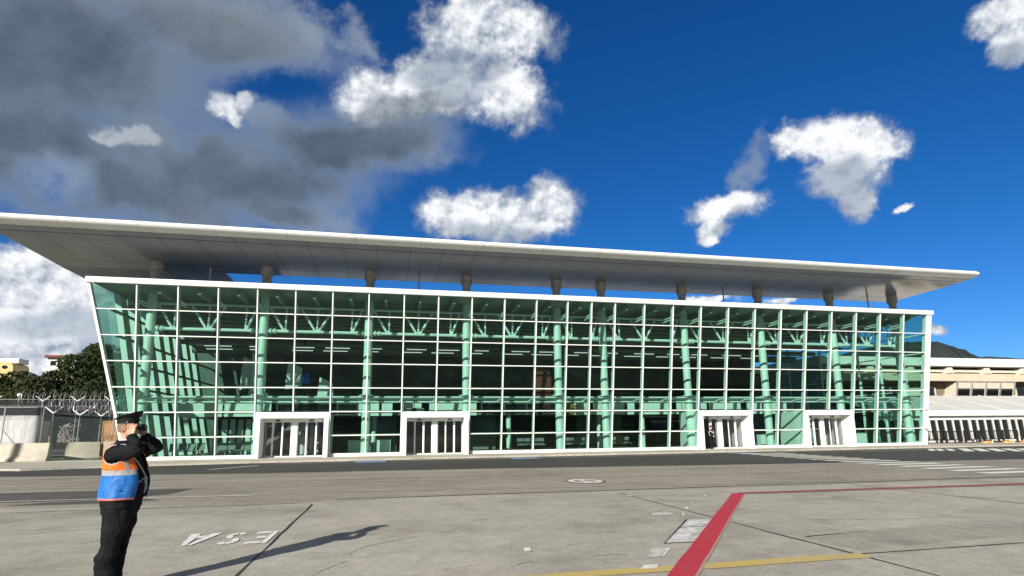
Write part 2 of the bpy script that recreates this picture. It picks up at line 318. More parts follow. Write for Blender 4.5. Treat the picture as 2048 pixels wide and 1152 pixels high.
# ---------------------------------------------------------------- ground, road, pavement
def sheet(name, poly, z, m):
    b = MB(); b.add([(x, y, z) for x, y in poly], [tuple(range(len(poly)))]); return struct(b.build(name, m))
def strip(b, pts, w, z, m=0):
    """flat band along a polyline; pts in plan, w full width"""
    pts = [Vector((p[0], p[1])) for p in pts]
    Lft, Rgt = [], []
    for i, p in enumerate(pts):
        d = (pts[min(i + 1, len(pts) - 1)] - pts[max(i - 1, 0)]).normalized(); n = Vector((-d.y, d.x)); ww = w[i] if isinstance(w, list) else w
        Lft.append(p + n * ww / 2); Rgt.append(p - n * ww / 2)
    for i in range(len(pts) - 1):
        b.add([(*Rgt[i], z), (*Rgt[i + 1], z), (*Lft[i + 1], z), (*Lft[i], z)], [(0, 1, 2, 3)], m)
def wob(p, q, n, a):
    return [(p[0] + (q[0] - p[0]) * i / n + rnd.uniform(-a, a), p[1] + (q[1] - p[1]) * i / n + rnd.uniform(-a, a)) for i in range(n + 1)]

sheet('ground', [(-2500, -400), (2500, -400), (2500, 3000), (-2500, 3000)], -.03, M['earth'])
sheet('apron', [(-200, -300), (300, -300), (300, -25.9), (60, -25.6), (25, -25.3), (17.8, -24.75), (14.3, -24.6), (13.6, -25.3), (10.5, -24.75), (6.8, -24.2), (-8, -23.6), (-200, -20)], 0., M['conc'])
sheet('road', [(-200, -20), (-8, -23.6), (6.8, -24.2), (10.5, -24.75), (13.6, -25.3), (14.3, -24.6), (17.8, -24.75), (25, -25.3), (60, -25.6), (300, -25.9), (300, 60), (-200, 60)], .0, M['road'])
sheet('kerb_lane', [(-60, -5.5), (-.2, -11.85), (10.2, -13.7), (19.4, -14.5), (31, -16.2), (45, -17.8), (60, -18.9), (160, -22), (160, 4), (60, -2), (-60, -2)], .004, M['tar'])
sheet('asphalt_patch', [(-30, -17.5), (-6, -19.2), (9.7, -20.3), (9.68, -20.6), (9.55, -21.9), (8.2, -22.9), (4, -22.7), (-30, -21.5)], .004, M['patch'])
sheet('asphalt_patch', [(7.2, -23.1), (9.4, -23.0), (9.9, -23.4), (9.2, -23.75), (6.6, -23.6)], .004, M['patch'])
b = MB(); b.prism([(-40, -4.2), (-6, -5.4), (-1.85, -7.4), (.2, -6.3), (3.5, -5.3), (8, -4.5), (22, -4.0), (60, -3.6), (120, -3.6), (120, -.05), (120, 3), (-40, 3)], -.02, .10)
pv = struct(b.build('pavement', M['pave']))
b = MB()
kl = [(-40, -4.2), (-6, -5.4), (-1.85, -7.4), (.2, -6.3), (3.5, -5.3), (8, -4.5), (22, -4.0), (60, -3.6), (120, -3.6)]
for (x0, y0), (x1, y1) in zip(kl, kl[1:]):
    b.hexa([(x0, y0 - .16, -.02), (x1, y1 - .16, -.02), (x1, y1, -.02), (x0, y0, -.02), (x0, y0 - .14, .106), (x1, y1 - .14, .106), (x1, y1, .106), (x0, y0, .106)])
struct(b.build('kerb', M['conc']))
# expansion joints of the concrete slabs
b = MB()
for x in (-1.4, 6.2, 13.8, 21.35, 28.4, 35.9, 43.4):
    y0 = -25.5 if x > 13 else -24.4
    strip(b, wob((x, y0), (x + .12, -60), 60, .012), [rnd.uniform(.02, .06) for _ in range(61)], .004)
for y in (-33.07, -40.6):
    strip(b, wob((-20, y + .03), (60, y - .1), 90, .010), [rnd.uniform(.02, .05) for _ in range(91)], .005)
strip(b, wob((-20, -23.95), (13.4, -25.25), 50, .03), [rnd.uniform(.02, .07) for _ in range(51)], .006)
strip(b, wob((14.2, -24.65), (60, -25.55), 70, .02), [rnd.uniform(.06, .13) for _ in range(71)], .006)
struct(b.build('expansion_joint', M['joint']))
for q, m in (([(21.5, -29.3), (24.6, -28.9), (27.4, -29.4), (28.2, -30.6), (27.9, -31.6), (24.6, -31.5), (21.6, -31.9)], 'conc_pale'), ([(21.6, -31.92), (24.5, -31.6), (26.0, -32.0), (24.9, -32.6), (21.6, -32.9)], 'conc_dark'), ([(13.95, -30.6), (15.6, -30.9), (17.4, -30.4), (17.0, -32.2), (15.2, -32.9), (14.0, -32.7)], 'conc_pale'),
             ([(6.4, -25.2), (10.5, -25.0), (13.7, -25.7), (13.7, -26.7), (10.2, -26.3), (6.4, -26.6)], 'conc_dark'), ([(7.2, -28.6), (9.8, -28.1), (11.6, -28.6), (10.9, -29.6), (8.2, -29.9)], 'conc_pale'), ([(28.6, -27.4), (35.7, -27.5), (35.8, -33.0), (28.6, -33.0)], 'conc_pale')):
    sheet('concrete_patch', [(x + rnd.uniform(-.05, .05), y + rnd.uniform(-.05, .05)) for x, y in q], .002, M[m])
b = MB()   # cracks
def crack(pts, w=.012):
    q = []
    for p, r in zip(pts, pts[1:]): q += wob(p, r, 5, .03)[:-1]
    q.append(pts[-1]); strip(b, q, [w * rnd.uniform(.3, 1.3) for _ in q], .004)
for pts in ([(15.0, -31.4), (15.2, -30.9), (15.9, -30.3), (16.6, -29.9)], [(14.6, -32.6), (14.9, -32.0), (15.0, -31.8)], [(16.7, -29.3), (17.2, -28.9), (17.8, -28.8)], [(18.0, -31.6), (18.4, -31.5), (18.6, -31.55)], [(18.1, -32.3), (18.6, -32.35)], [(23, -28), (24.6, -28.2), (26.2, -28.0)], [(22.6, -30.5), (24.4, -31.0), (25.6, -30.9)], [(8, -28), (9.3, -28.3), (10.8, -27.9), (11.6, -28.1)], [(17.0, -32.6), (17.3, -32.4)]): crack(pts)
struct(b.build('pavement_crack', M['joint']))
# worn traffic lines
def lines(name, segs, m, z=.010):
    b = MB()
    for p, q, w in segs: strip(b, wob(p, q, max(2, int(abs(q[0] - p[0]) / 1.5)), .012), w, z)
    return struct(b.build(name, m))
lines('lane_line', [((-20, -17.6), (8, -18.9), .13), ((8, -18.9), (17.5, -19.9), .13), ((18.1, -19.95), (18.7, -20.05), .12), ((19.1, -20.07), (25.6, -20.64), .14), ((27.85, -20.97), (30.3, -21.14), .14), ((31.8, -21.35), (34.5, -21.35), .13),
    ((13.4, -22.6), (17, -23.3), .11), ((17.2, -23.3), (21.9, -23.72), .13), ((24.4, -24.1), (34.6, -24.65), .13), ((-20, -14.2), (7, -15.15), .12), ((7.2, -15.19), (19, -16.7), .13), ((20, -16.8), (27, -17.5), .10), ((28.5, -17.75), (31.6, -18.1), .15), ((36, -18.9), (60, -21), .14)], M['wworn'])
lines('lane_line', [((9.0, -22.72), (12.03, -23.02), .13), ((-20, -21.2), (8.9, -22.7), .11)], M['wpaint'], .012)
lines('bay_line', [((9, -6.3), (14.5, -6.0), .12), ((15.5, -5.9), (36, -5.9), .13), ((9.5, -5.1), (13, -5.0), .10), ((13.6, -4.95), (36, -4.75), .10), ((7.2, -10.2), (8.8, -7.4), .22), ((41, -5.7), (60, -5.6), .12), ((42, -4.6), (58, -4.6), .10),
    ((46.5, -6.9), (90, -7.5), .12)], M['wpaint'])
b = MB()
for x in (13.6, 22.6, 37.6): b.add([(x, -6.9, .012), (x + 1.7, -6.9, .012), (x + 1.7, -5.0, .012), (x, -5.0, .012)], [(0, 1, 2, 3)])
struct(b.build('blue_bay_marking', M['blue']))
# zebra crossings
b = MB()
for i in range(15):
    y = -6.6 - i * 1.22; xl = 37.55 - (i * 1.22 - 1.2) * .137
    b.add([(xl, y - .28, .013), (xl + 3.1, y - .28, .013), (xl + 3.1, y + .28, .013), (xl, y + .28, .013)], [(0, 1, 2, 3)])
struct(b.build('zebra_crossing', M['zebra']))
b = MB()
for k, (x, y) in enumerate(((53.8, -5.45), (54.2, -5.72), (54.7, -6.05), (56.0, -6.0), (56.68, -6.45), (57.4, -6.92), (58.1, -7.4), (58.77, -7.85), (59.5, -8.3), (60.2, -8.75), (60.9, -9.2))):
    w = .2 if k < 3 else .31; l = 2.85 if k < 3 else 3.95
    b.add([(x - w, y + w * .28, .013), (x - w - l, y + w * .28 - l * .96, .013), (x + w - l, y - w * .28 - l * .96, .013), (x + w, y - w * .28, .013)], [(0, 1, 2, 3)])
struct(b.build('hatched_marking', M['zebra']))
# red stand boundary, yellow taxi line, small plates
b = MB(); strip(b, wob((24.07, -26.57), (16.35, -36.6), 24, .006), .28, .013); struct(b.build('red_boundary_line', M['red']))
b = MB(); strip(b, wob((24.20, -26.62), (16.46, -36.72), 30, .012), .05, .011); struct(b.build('red_boundary_edge', M['pink']))
b = MB(); strip(b, wob((24.1, -26.55), (60, -28.0), 40, .006), .20, .014); struct(b.build('red_boundary_line', M['redthin']))
b = MB(); strip(b, wob((24.3, -26.72), (60, -28.2), 40, .012), .09, .012); struct(b.build('red_boundary_edge', M['pink']))
b = MB(); strip(b, wob((10, -33.15), (21.45, -33.22), 30, .012), .25, .009); struct(b.build('yellow_guide_line', M['yellow']))
b = MB()
b.add([(19.36, -31.84, .008), (19.98, -31.87, .008), (21.38, -30.02, .008), (20.74, -29.97, .008)], [(0, 1, 2, 3)]); struct(b.build('marking_plate_border', M['joint']))
b = MB()
for q in ([(19.40, -31.82), (19.98, -31.85), (21.36, -30.05), (20.77, -30.0)],):
    b.add([(x, y, .010) for x, y in q], [(0, 1, 2, 3)])
struct(b.build('marking_plate', M['greypaint']))
b = MB()   # remains of lettering on the plate: grey bars and pale blocks
for (u0, u1, v0, v1, k) in ((.06, .5, .12, .33, 0), (.06, .52, .38, .55, 0), (.1, .42, .70, .93, 0), (.0, .22, .59, .61, 1), (.3, .75, .61, .635, 1), (.55, .95, .29, .305, 1), (.62, .98, .69, .71, 1)):
    A, B_, C_, D_ = (19.40, -31.82), (19.98, -31.85), (21.36, -30.05), (20.77, -30.0)
    def bl(u, v): return ((A[0] * (1 - u) + B_[0] * u) * (1 - v) + (D_[0] * (1 - u) + C_[0] * u) * v, (A[1] * (1 - u) + B_[1] * u) * (1 - v) + (D_[1] * (1 - u) + C_[1] * u) * v, .0115)
    b.add([bl(u0, v0), bl(u1, v0), bl(u1, v1), bl(u0, v1)], [(0, 1, 2, 3)], k)
struct(b.build('plate_lettering', [M['wpaint'], M['joint']]))
b = MB()
for q in ([(17.37, -31.60), (17.46, -31.60), (17.42, -31.86), (17.32, -31.86)], [(18.93, -32.62), (18.97, -32.62), (19.30, -32.16), (19.26, -32.14)], [(18.4, -33.15), (18.6, -33.15), (18.72, -32.98), (18.52, -32.98)], [(20.9, -29.55), (20.95, -29.55), (21.15, -29.2), (21.1, -29.2)], [(21.4, -28.8), (21.45, -28.8), (21.65, -28.4), (21.6, -28.4)], [(21.95, -28.0), (22.0, -28.0), (22.2, -27.7), (22.15, -27.7)], [(22.9, -26.9), (22.96, -26.9), (23.2, -26.6), (23.14, -26.6)], [(21.2, -26.2), (21.7, -26.2), (21.75, -26.1), (21.25, -26.1)], [(17.6, -25.5), (18.3, -25.55), (18.3, -25.45), (17.6, -25.4)]):
    b.add([(x, y, .010) for x, y in q], [(0, 1, 2, 3)])
struct(b.build('paint_mark', M['wpaint']))
b = MB(); b.add([(18.75, -32.6, .007), (18.93, -32.6, .007), (19.26, -32.14, .007), (19.05, -32.1, .007)], [(0, 1, 2, 3)]); b.add([(20.4, -29.3, .007), (20.8, -29.35, .007), (21.0, -29.05, .007), (20.6, -29.0, .007)], [(0, 1, 2, 3)])
struct(b.build('paint_mark', M['greypaint']))
# stencilled letters E S A, read from the building side (turned by half a turn)
b = MB()
def stencil(polys, x0, y0, w, h, z=.011):
    for p in polys: b.add([(x0 - u * w, y0 - v * h, z) for u, v in p], [tuple(range(len(p)))])
Ep = [[(0, 0), (.25, 0), (.25, 1), (0, 1)], [(.30, .84), (1, .84), (1, 1), (.30, 1)], [(.30, .42), (.75, .42), (.75, .58), (.30, .58)], [(.30, 0), (1, 0), (1, .17), (.30, .17)]]
def arc(cx, cy, r0, r1, a0, a1, n=7):
    return [(cx + r1 * math.cos(R(a0 + (a1 - a0) * i / n)), cy + r1 * .5 * math.sin(R(a0 + (a1 - a0) * i / n))) for i in range(n + 1)] + [(cx + r0 * math.cos(R(a1 + (a0 - a1) * i / n)), cy + r0 * .5 * math.sin(R(a1 + (a0 - a1) * i / n))) for i in range(n + 1)]
Sp = [arc(.5, .74, .20, .52, 25, 86), arc(.5, .74, .20, .52, 95, 262), arc(.5, .27, .20, .52, 82, -84), arc(.5, .27, .20, .52, -94, -155)]
Ap = [[(-.04, 0), (.30, 0), (.49, 1), (.34, 1)], [(.70, 0), (1.04, 0), (.66, 1), (.51, 1)], [(.36, .20), (.64, .20), (.60, .42), (.40, .42)]]
def row(x0, yb): return yb
stencil(Ep, 13.74, -29.18, .32, 1.05); stencil(Sp, 13.28, -29.16, .27, 1.02); stencil(Ap, 12.84, -29.10, .44, 1.02)
struct(b.build('stencilled_letters', paint_mat('letter_paint', (.82, .81, .78), (.5, .47, .42), .33, 9.)))
# painted speed roundel
def disc(b, cx, cy, rx, ry, z, m, rot=0., n=40, r0=0.):
    ca, sa = math.cos(rot), math.sin(rot)
    P = lambda t, k: (cx + rx * k * math.cos(t) * ca - ry * k * math.sin(t) * sa, cy + rx * k * math.cos(t) * sa + ry * k * math.sin(t) * ca, z)
    for i in range(n):
        t0, t1 = 2 * math.pi * i / n, 2 * math.pi * (i + 1) / n
        if r0: b.add([P(t0, r0), P(t0, 1), P(t1, 1), P(t1, r0)], [(0, 1, 2, 3)], m)
        else: b.add([P(t0, 0), P(t0, 1), P(t1, 1)], [(0, 1, 2)], m)
b = MB(); disc(b, 21.66, -21.95, .62, .82, .013, 0, r0=.89); disc(b, 21.66, -21.95, .55, .73, .013, 1)
for (x0, x1, y0, y1) in ((-.30, -.22, -.3, .3), (-.30, -.08, .22, .3), (-.30, -.08, -.04, .04), (-.30, -.08, -.3, -.22), (.06, .13, -.3, .3), (.22, .29, -.3, .3), (.06, .29, .22, .3), (.06, .29, -.3, -.22)):
    b.add([(21.66 + x0, -21.95 + y0, .016), (21.66 + x1, -21.95 + y0, .016), (21.66 + x1, -21.95 + y1, .016), (21.66 + x0, -21.95 + y1, .016)], [(0, 1, 2, 3)], 2)
struct(b.build('speed_roundel', [M['redthin'], M['wpaint'], M['joint']]))
M['roofm'] = mat('pale_roof_membrane', (.42, .46, .50), .7, var=.2, scale=.3)
M['capital'] = mat('dull_column_heads', (.60, .58, .52), .7, var=.15, scale=4.)
# ---------------------------------------------------------------- terminal hall
TH = R(10.298); TT = math.tan(TH); NRM = Vector((0, -math.cos(TH), -math.sin(TH)))
PW, NW = 2.3143, 1.8205
MS = [0.]
for i in range(1, 27): MS.append(MS[-1] + (NW if i in (13, 14) else PW))
END = MS[-1] + .0
ZL = [.292, 1.492, 3.044, 4.594, 6.178, 7.734, 9.295, 10.80]
def sl(z): return -.418 - .2025 * z
def F(s, z, off=0.): return Vector((s, -z * TT, z)) + NRM * off
hall = thing('terminal_building', 'long glazed terminal hall leaning outwards under a broad white roof wing on columns', 'building', (30, 0, 0))
def bar(b, p, q, wdir, w, o0, o1, m):
    """bar between facade points p,q (s,z); wdir: half-width direction (ds,dz)"""
    vs = []
    for o in (o0, o1):
        for (s, z), k in ((p, -1), (q, -1), (q, 1), (p, 1)):
            vs.append(F(s + wdir[0] * w * k / 2, z + wdir[1] * w * k / 2, o))
    b.hexa(vs, m)
PORT = [(4, 6), (8, 10), (18, 20), (22, 24)]     # mullion index ranges of the door portals (MS index + 1 = mullion number)
PORTS = [(MS[3], MS[5]), (MS[7], MS[9]), (MS[17], MS[19]), (MS[21], MS[23])]
def in_port(k): return any(abs(MS[k] - a) < .01 or (MS[k] > a - .01 and MS[k] < c - .1) for a, c in PORTS)
def quadpane(b, p4, t=.012):
    v = [F(s, z, 0) for s, z in p4] + [F(s, z, t) for s, z in p4]; b.hexa(v)
for k in range(-1, 26):
    fb = MB(); gb = MB()
    port = k >= 0 and in_port(k)
    for j in range(7):
        z0, z1 = ZL[j], ZL[j + 1]
        if port and j < 2: continue
        if k < 0: quadpane(gb, [(sl(z0), z0), (0, z0), (0, z1), (sl(z1), z1)])
        else: quadpane(gb, [(MS[k], z0), (MS[k + 1], z0), (MS[k + 1], z1), (MS[k], z1)])
        # transom above this pane
        if j < 6:
            a = sl(z1) if k < 0 else MS[k] + .05
            c = -.05 if k < 0 else MS[k + 1] - .05
            bar(fb, (a, z1), (c, z1), (0, 1), .058, .013, .06, 0); bar(fb, (a, z1), (c, z1), (0, 1), .07, -.15, -.001, 1)
    if not port:
        a = sl(.2) if k < 0 else MS[k] + .05; c = -.05 if k < 0 else MS[k + 1] - .05
        bar(fb, (a, ZL[0]), (c, ZL[0]), (0, 1), .06, .013, .07, 0)
    if k >= 0:   # mullion on the left edge of the bay
        zb = 3.07 if (k > 0 and any(a < MS[k] - .1 and MS[k] < c - .1 for a, c in PORTS)) else .25
        s = MS[k]
        bar(fb, (s, zb), (s, 10.82), (1, 0), .072, .013, .07, 0); bar(fb, (s, zb), (s, 10.82), (1, 0), .10, -.26, -.001, 1)
        # twin steady arm from the mullion head into the hall
        for dz in (9.98, 9.80):
            p = F(s, dz, -.26); fb.box(s - .03, s + .03, p.y, p.y + 1.25, dz - .035, dz + .035, 1)
    else:        # raked corner member
        bar(fb, (sl(0), 0), (sl(10.82), 10.82), (1, 0), .15, -.2, .09, 0)
    win = gb.build('window', M['glass'], hall); fb.build('window_frame', [M['white'], M['inner']], win)
b = MB()   # right end post, sill band, head beam
for s0, s1 in ((END - .05, END + .44),): b.hexa([F(s0, 0, -.3), F(s1, 0, -.3), F(s1, 0, .1), F(s0, 0, .1), F(s0, 10.82, -.3), F(s1, 10.82, -.3), F(s1, 10.82, .1), F(s0, 10.82, .1)])
b.build('end_post', M['white'], hall, bevel=.03)
prev = sl(0) - .02
for a, c in PORTS + [(END + .02, None)]:
    b = MB()
    b.hexa([F(prev, 0, -.2), F(a, 0, -.2), F(a, 0, .10), F(prev, 0, .10), F(prev, .255, -.2), F(a, .255, -.2), F(a, .255, .10), F(prev, .255, .10)]); prev = c
    b.build('sill', M['white'], hall)
b = MB(); xl, xr = sl(11) - .1, END + .54; pr = []
for (off, z) in ((-.3, 10.84), (.17, 10.84), (.20, 10.88), (.20, 11.12), (.14, 11.2), (-.3, 11.2)): pr.append((off, z))
b.loft([[F(x, z, o) for o, z in pr] for x in (xl, xl + .05, xr - .08, xr)]); b.build('head_beam', M['white'], hall, bevel=.02)
# door portals
for pi, (a, c) in enumerate(PORTS):
    b = MB(); y0, y1 = -.62, .75; fw, fh = .30, .40
    a0, c0, zt = a + .055, c - .055, 3.02
    if pi == 0: a0 += .02
    b.box(a0, a0 + fw, y0, y1, 0, zt); b.box(c0 - fw, c0, y0, y1, 0, zt); b.box(a0 + fw, c0 - fw, y0, y1, zt - fh, zt)
    b.box(a0 + fw, c0 - fw, y0 + .5, y1, 0, .105)
    po = b.build('door_portal', M['white'], hall, bevel=.02)
    xa, xc = a0 + fw, c0 - fw; xm = (xa + xc) / 2; zh = zt - fh
    yd = .45
    b = MB(); b.box(xm - .17, xm + .17, yd - .14, yd + .1, .105, zh); b.build('door_pillar', M['white'], po)
    b = MB()
    for x in (xa, xm + .17):
        b.box(x, x + (xm - .17 - xa), yd - .10, yd + .1, zh - .22, zh)
    b.build('door_header', M['white'], po)
    for x0, x1 in ((xa, xm - .17), (xm + .17, xc)):
        wv = (x1 - x0) / 3.
        b = MB(); xc_ = (x0 + x1) / 2
        b.loft([[(xc_ - .13 + .26 * t, yd - .10 - dy, zh - .13 + dz) for dy, dz in ((0, -.045), (.06, -.045), (.075, 0), (.05, .04), (0, .045))] for t in (0, .08, .92, 1)])
        b.build('door_sensor', M['black'], po)
        opened = pi == 2 and x0 == xa
        for q in range(3):
            xs = x0 + q * wv; yy = yd - .05 + (.06 if q % 2 else 0)
            if opened and q == 1: xs = x0 + 2 * wv - .10
            g = MB(); fr = MB(); e = .055
            g.box(xs + e, xs + wv - e, yy - .006, yy + .006, .19, zh - .24)
            fr.box(xs, xs + e, yy - .03, yy + .03, .11, zh - .215); fr.box(xs + wv - e, xs + wv, yy - .03, yy + .03, .11, zh - .215)
            fr.box(xs + e, xs + wv - e, yy - .03, yy + .03, .11, .19); fr.box(xs + e, xs + wv - e, yy - .03, yy + .03, zh - .24, zh - .215)
            lf = g.build('door_leaf', M['clear'], po)
            fr.build('door_leaf_frame', M['white'], po)
    # inner lobby side walls and lid
    b = MB(); b.box(a0 + .02, a0 + .10, y1, 2.6, 0, zt - .05); b.box(c0 - .10, c0 - .02, y1, 2.6, 0, zt - .05); b.box(a0 + .10, c0 - .10, y1, 2.6, zt - .2, zt - .05)
    b.build('door_lobby', M['inner'], hall)
# columns rising through the hall roof up to the wing
CS = [-.06, 6.88, 13.82, 20.77, 27.71, 31.35, 38.29, 45.23, 52.18, 59.0]
CY = .66
for i, s in enumerate(CS):
    if i == 9: s = 58.72
    b = MB(); b.lathe((s, CY, 0), [(.29, 0), (.29, 11.95)], 24)
    col = b.build('column', M['inner'], hall, smooth=40)
    b = MB(); b.lathe((s, CY, 11.93), [(.295, 0), (.295, .34), (.38, .50), (.41, .54), (.41, 1.0), (.38, 1.05), (.38, 1.11)], 24)
    for k in range(3): b.lathe((s, CY, 12.47 + k * .16), [(.405, 0), (.43, .02), (.43, .05), (.405, .07)], 24)
    b.build('capital', M['capital'], col, smooth=30)
    b = MB()
    for z in (3.69, 4.16): b.lathe((s, CY, z), [(.30, 0), (.52, .0), (.52, .05), (.30, .05)], 16)
    b.box(s - .62, s + .62, CY - .16, CY + .16, 3.86, 3.93)
    b.build('column_collar', M['inner'], col)
# twin tie tubes with clamps
b = MB(); b.tube([(-.3, CY - .05, 4.02), (58.9, CY - .05, 4.02)], .12, 12); b.tube([(-.3, CY - .02, 3.76), (58.9, CY - .02, 3.76)], .085, 12)
tt = b.build('tie_tube', M['inner'], hall, smooth=40)
for k in range(26):
    s = MS[k]
    if min(abs(s - q) for q in CS) < .5: continue
    b = MB(); y = F(s, 3.95, -.26).y
    b.tube([(s - .02, y, 3.90), (s - .02, CY - .1, 3.90)], .05, 8); b.lathe((s - .02, CY - .15, 3.80), [(.1, 0), (.1, .2)], 10); b.box(s - .16, s + .12, CY - .24, CY - .06, 3.82, 3.88)
    b.build('tube_clamp', M['inner'], hall)
# roof trusses between the columns
def truss(s0, s1):
    b = MB(); y = CY + .05; zb, zt = 8.56, 10.25; a, c = s0 + .3, s1 - .3
    b.tube([(a, y, zb), (c, y, zb)], .115, 10); b.tube([(a, y, zt), (c, y, zt)], .09, 8)
    for x, d in ((a, 1), (c, -1)):
        for q, r in ((.10, .20), (.34, .20), (.44, .16)):
            b.tube([(x + d * q, y, zb), (x + d * (q + .09), y, zb)], r, 12)
    n = max(1, round((s1 - s0) / 2.31)); w = (s1 - s0) / n
    for k in range(n):
        xm = s0 + w * (k + .5)
        if k == 0: xm += .25
        for dx in ((0, -.95) if (k == 0 and n > 1) else (0, .6) if k == n - 1 and n > 1 else (-.98, 0, .9)): b.tube([(xm + dx * .09, y, zb), (xm + dx * w / 2, y, zt)], .085 if dx else .07, 8)
    return b.build('truss', M['inner'], hall, smooth=40)
for s0, s1 in zip(CS, CS[1:]): truss(s0, s1)
# floor, ceiling with beams, back wall, end walls
b = MB(); b.prism([(-.35, .02), (58.9, .02), (58.9, 26), (-.35, 26)], -.02, .12); b.build('hall_floor', M['floor'], hall)
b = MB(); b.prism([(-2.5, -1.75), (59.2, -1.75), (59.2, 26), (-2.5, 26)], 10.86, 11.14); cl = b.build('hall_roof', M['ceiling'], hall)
b = MB(); b.prism([(-2.5, -1.7), (59.2, -1.7), (59.2, 26), (-2.5, 26)], 11.145, 11.19); b.build('roof_membrane', M['roofm'], hall)
b = MB()
for k in range(26):
    s = MS[k] + 1.1; b.box(s - .09, s + .09, -1.5, 26, 10.42, 10.86)
for y in (2.4, 5.2, 8.4, 12, 16): b.box(-2.2, 59, y - .11, y + .11, 10.2, 10.42)
b.build('ceiling_beam', M['rib'], hall)
b = MB()   # service pipes and duct under the ceiling
for y, z, r in ((3.4, 9.7, .12), (4.1, 9.55, .2), (7, 9.4, .32), (10.5, 9.2, .22), (13.5, 9.0, .35)): b.tube([(-1.5, y, z), (58.6, y, z)], r, 10)
b.build('ceiling_duct', M['mid'], hall, smooth=40)
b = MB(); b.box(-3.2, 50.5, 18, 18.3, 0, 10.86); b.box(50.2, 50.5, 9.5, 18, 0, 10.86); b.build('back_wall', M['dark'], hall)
# upper gallery edge: pale parapet panels, dark glazed strips over the doors
b = MB(); YP = 4.6; b.box(-.2, 50.2, YP + .1, 18, 2.95, 3.2); ga = b.build('gallery_floor', M['mid'], hall)
edges = []; x = .8
for (x0, x1, mm) in ((.6, 3.6, 0), (3.75, 6.9, 0), (7.3, 13.0, 1), (13.1, 14.6, 0), (14.8, 15.6, 0), (16.4, 17.8, 0), (18.4, 22.1, 0), (22.5, 29.9, 1), (30.2, 31.5, 0), (31.9, 34.6, 0), (34.9, 35.5, 0), (36.3, 38.9, 0), (39.4, 42.2, 0), (42.5, 45.5, 0), (46.2, 47.6, 0), (48.0, 50.1, 0)):
    b = MB()
    if mm == 0:
        b.box(x0, x1, YP, YP + .12, 2.9, 3.84); b.build('parapet_panel', M['inner'], hall)
    else:
        b.box(x0, x1, YP, YP + .05, 2.9, 3.84); q = b.build('parapet_glazing', M['darkglass'], hall)
        b = MB()
        for zz in (2.97, 3.3, 3.8): b.box(x0, x1, YP - .03, YP, zz, zz + .035)
        for k in range(5): xx = x0 + (x1 - x0) * k / 4; b.box(xx - .02, xx + .02, YP - .03, YP, 2.9, 3.84)
        b.build('glazing_bar', M['mid'], q)
b = MB()   # linear ceiling lamps of the upper level
for y in (6.5, 8.0):
    for k in range(17):
        x = 1.2 + k * 2.9 + (y % 2) * .6 + (k * 37 % 11) * .07; b.box(x, x + (1.9, 1.2, 1.6)[k % 3], y - .04, y + .04, 8.42 - y * .02, 8.47 - y * .02)
b.build('ceiling_lamp', emit('lamp_glow', (1, .98, .92), .75), hall)
b = MB()
for y in (6.5, 8.0): b.box(.6, 50, y - .07, y + .07, 8.5 - y * .02, 8.62 - y * .02)
b.build('lamp_track', M['mid'], hall)
# ground floor partitions, dark shop fronts and pale counters behind the glass
for x0, x1, y, z in ((.5, 5.5, 14, 2.9), (13.6, 16, 9, 2.9), (21.5, 24.5, 9.5, 2.9), (32.5, 37, 11, 2.9), (44.2, 47.5, 10, 2.9)):
    b = MB(); b.box(x0, x1, y, y + .2, .12, z); b.build('partition', M['mid'], hall)
for x, y in ((9, 6.2), (24.8, 5.2), (33, 6.5), (36.6, 5.6), (49.2, 6), (14.2, 7)):
    b = MB(); b.lathe((x, y, .12), [(.20, 0), (.20, 2.85)], 14); b.build('gallery_post', M['inner'], hall, smooth=40)
# left end wall: outward raked panels, posts and rails
def LW(y, z, off=0.): return Vector((sl(z) + .10 + off, y, z))
b = MB(); p0 = [LW(.14, 0, 0), LW(18, 0, 0), LW(18, 10.86, 0), LW(-10.86 * TT + .14, 10.86, 0)]
b.hexa([p + Vector((-.06, 0, 0)) for p in p0] + [p + Vector((-.05, 0, 0)) for p in p0]); ew = b.build('window', M['glass'], hall)
for k in range(8):
    y = .95 + k * 1.95; b = MB()
    b.hexa([LW(y, .1, 0), LW(y, .1, .36), LW(y + 1.05, .1, .30), LW(y + 1.05, .1, 0), LW(y, 10.84, 0), LW(y, 10.84, .36), LW(y + 1.05, 10.84, .30), LW(y + 1.05, 10.84, 0)])
    b.build('end_wall_fin', M['inner'], hall)
for z in (1.5, 3.05, 4.6, 6.18, 7.73, 9.3):
    b = MB(); b.hexa([LW(-z * TT + .3, z - .07, .62), LW(18, z - .07, .62), LW(18, z - .07, .8), LW(-z * TT + .3, z - .07, .8), LW(-z * TT + .3, z + .07, .62), LW(18, z + .07, .62), LW(18, z + .07, .8), LW(-z * TT + .3, z + .07, .8)])
    b.build('end_wall_rail', M['mid'], hall)
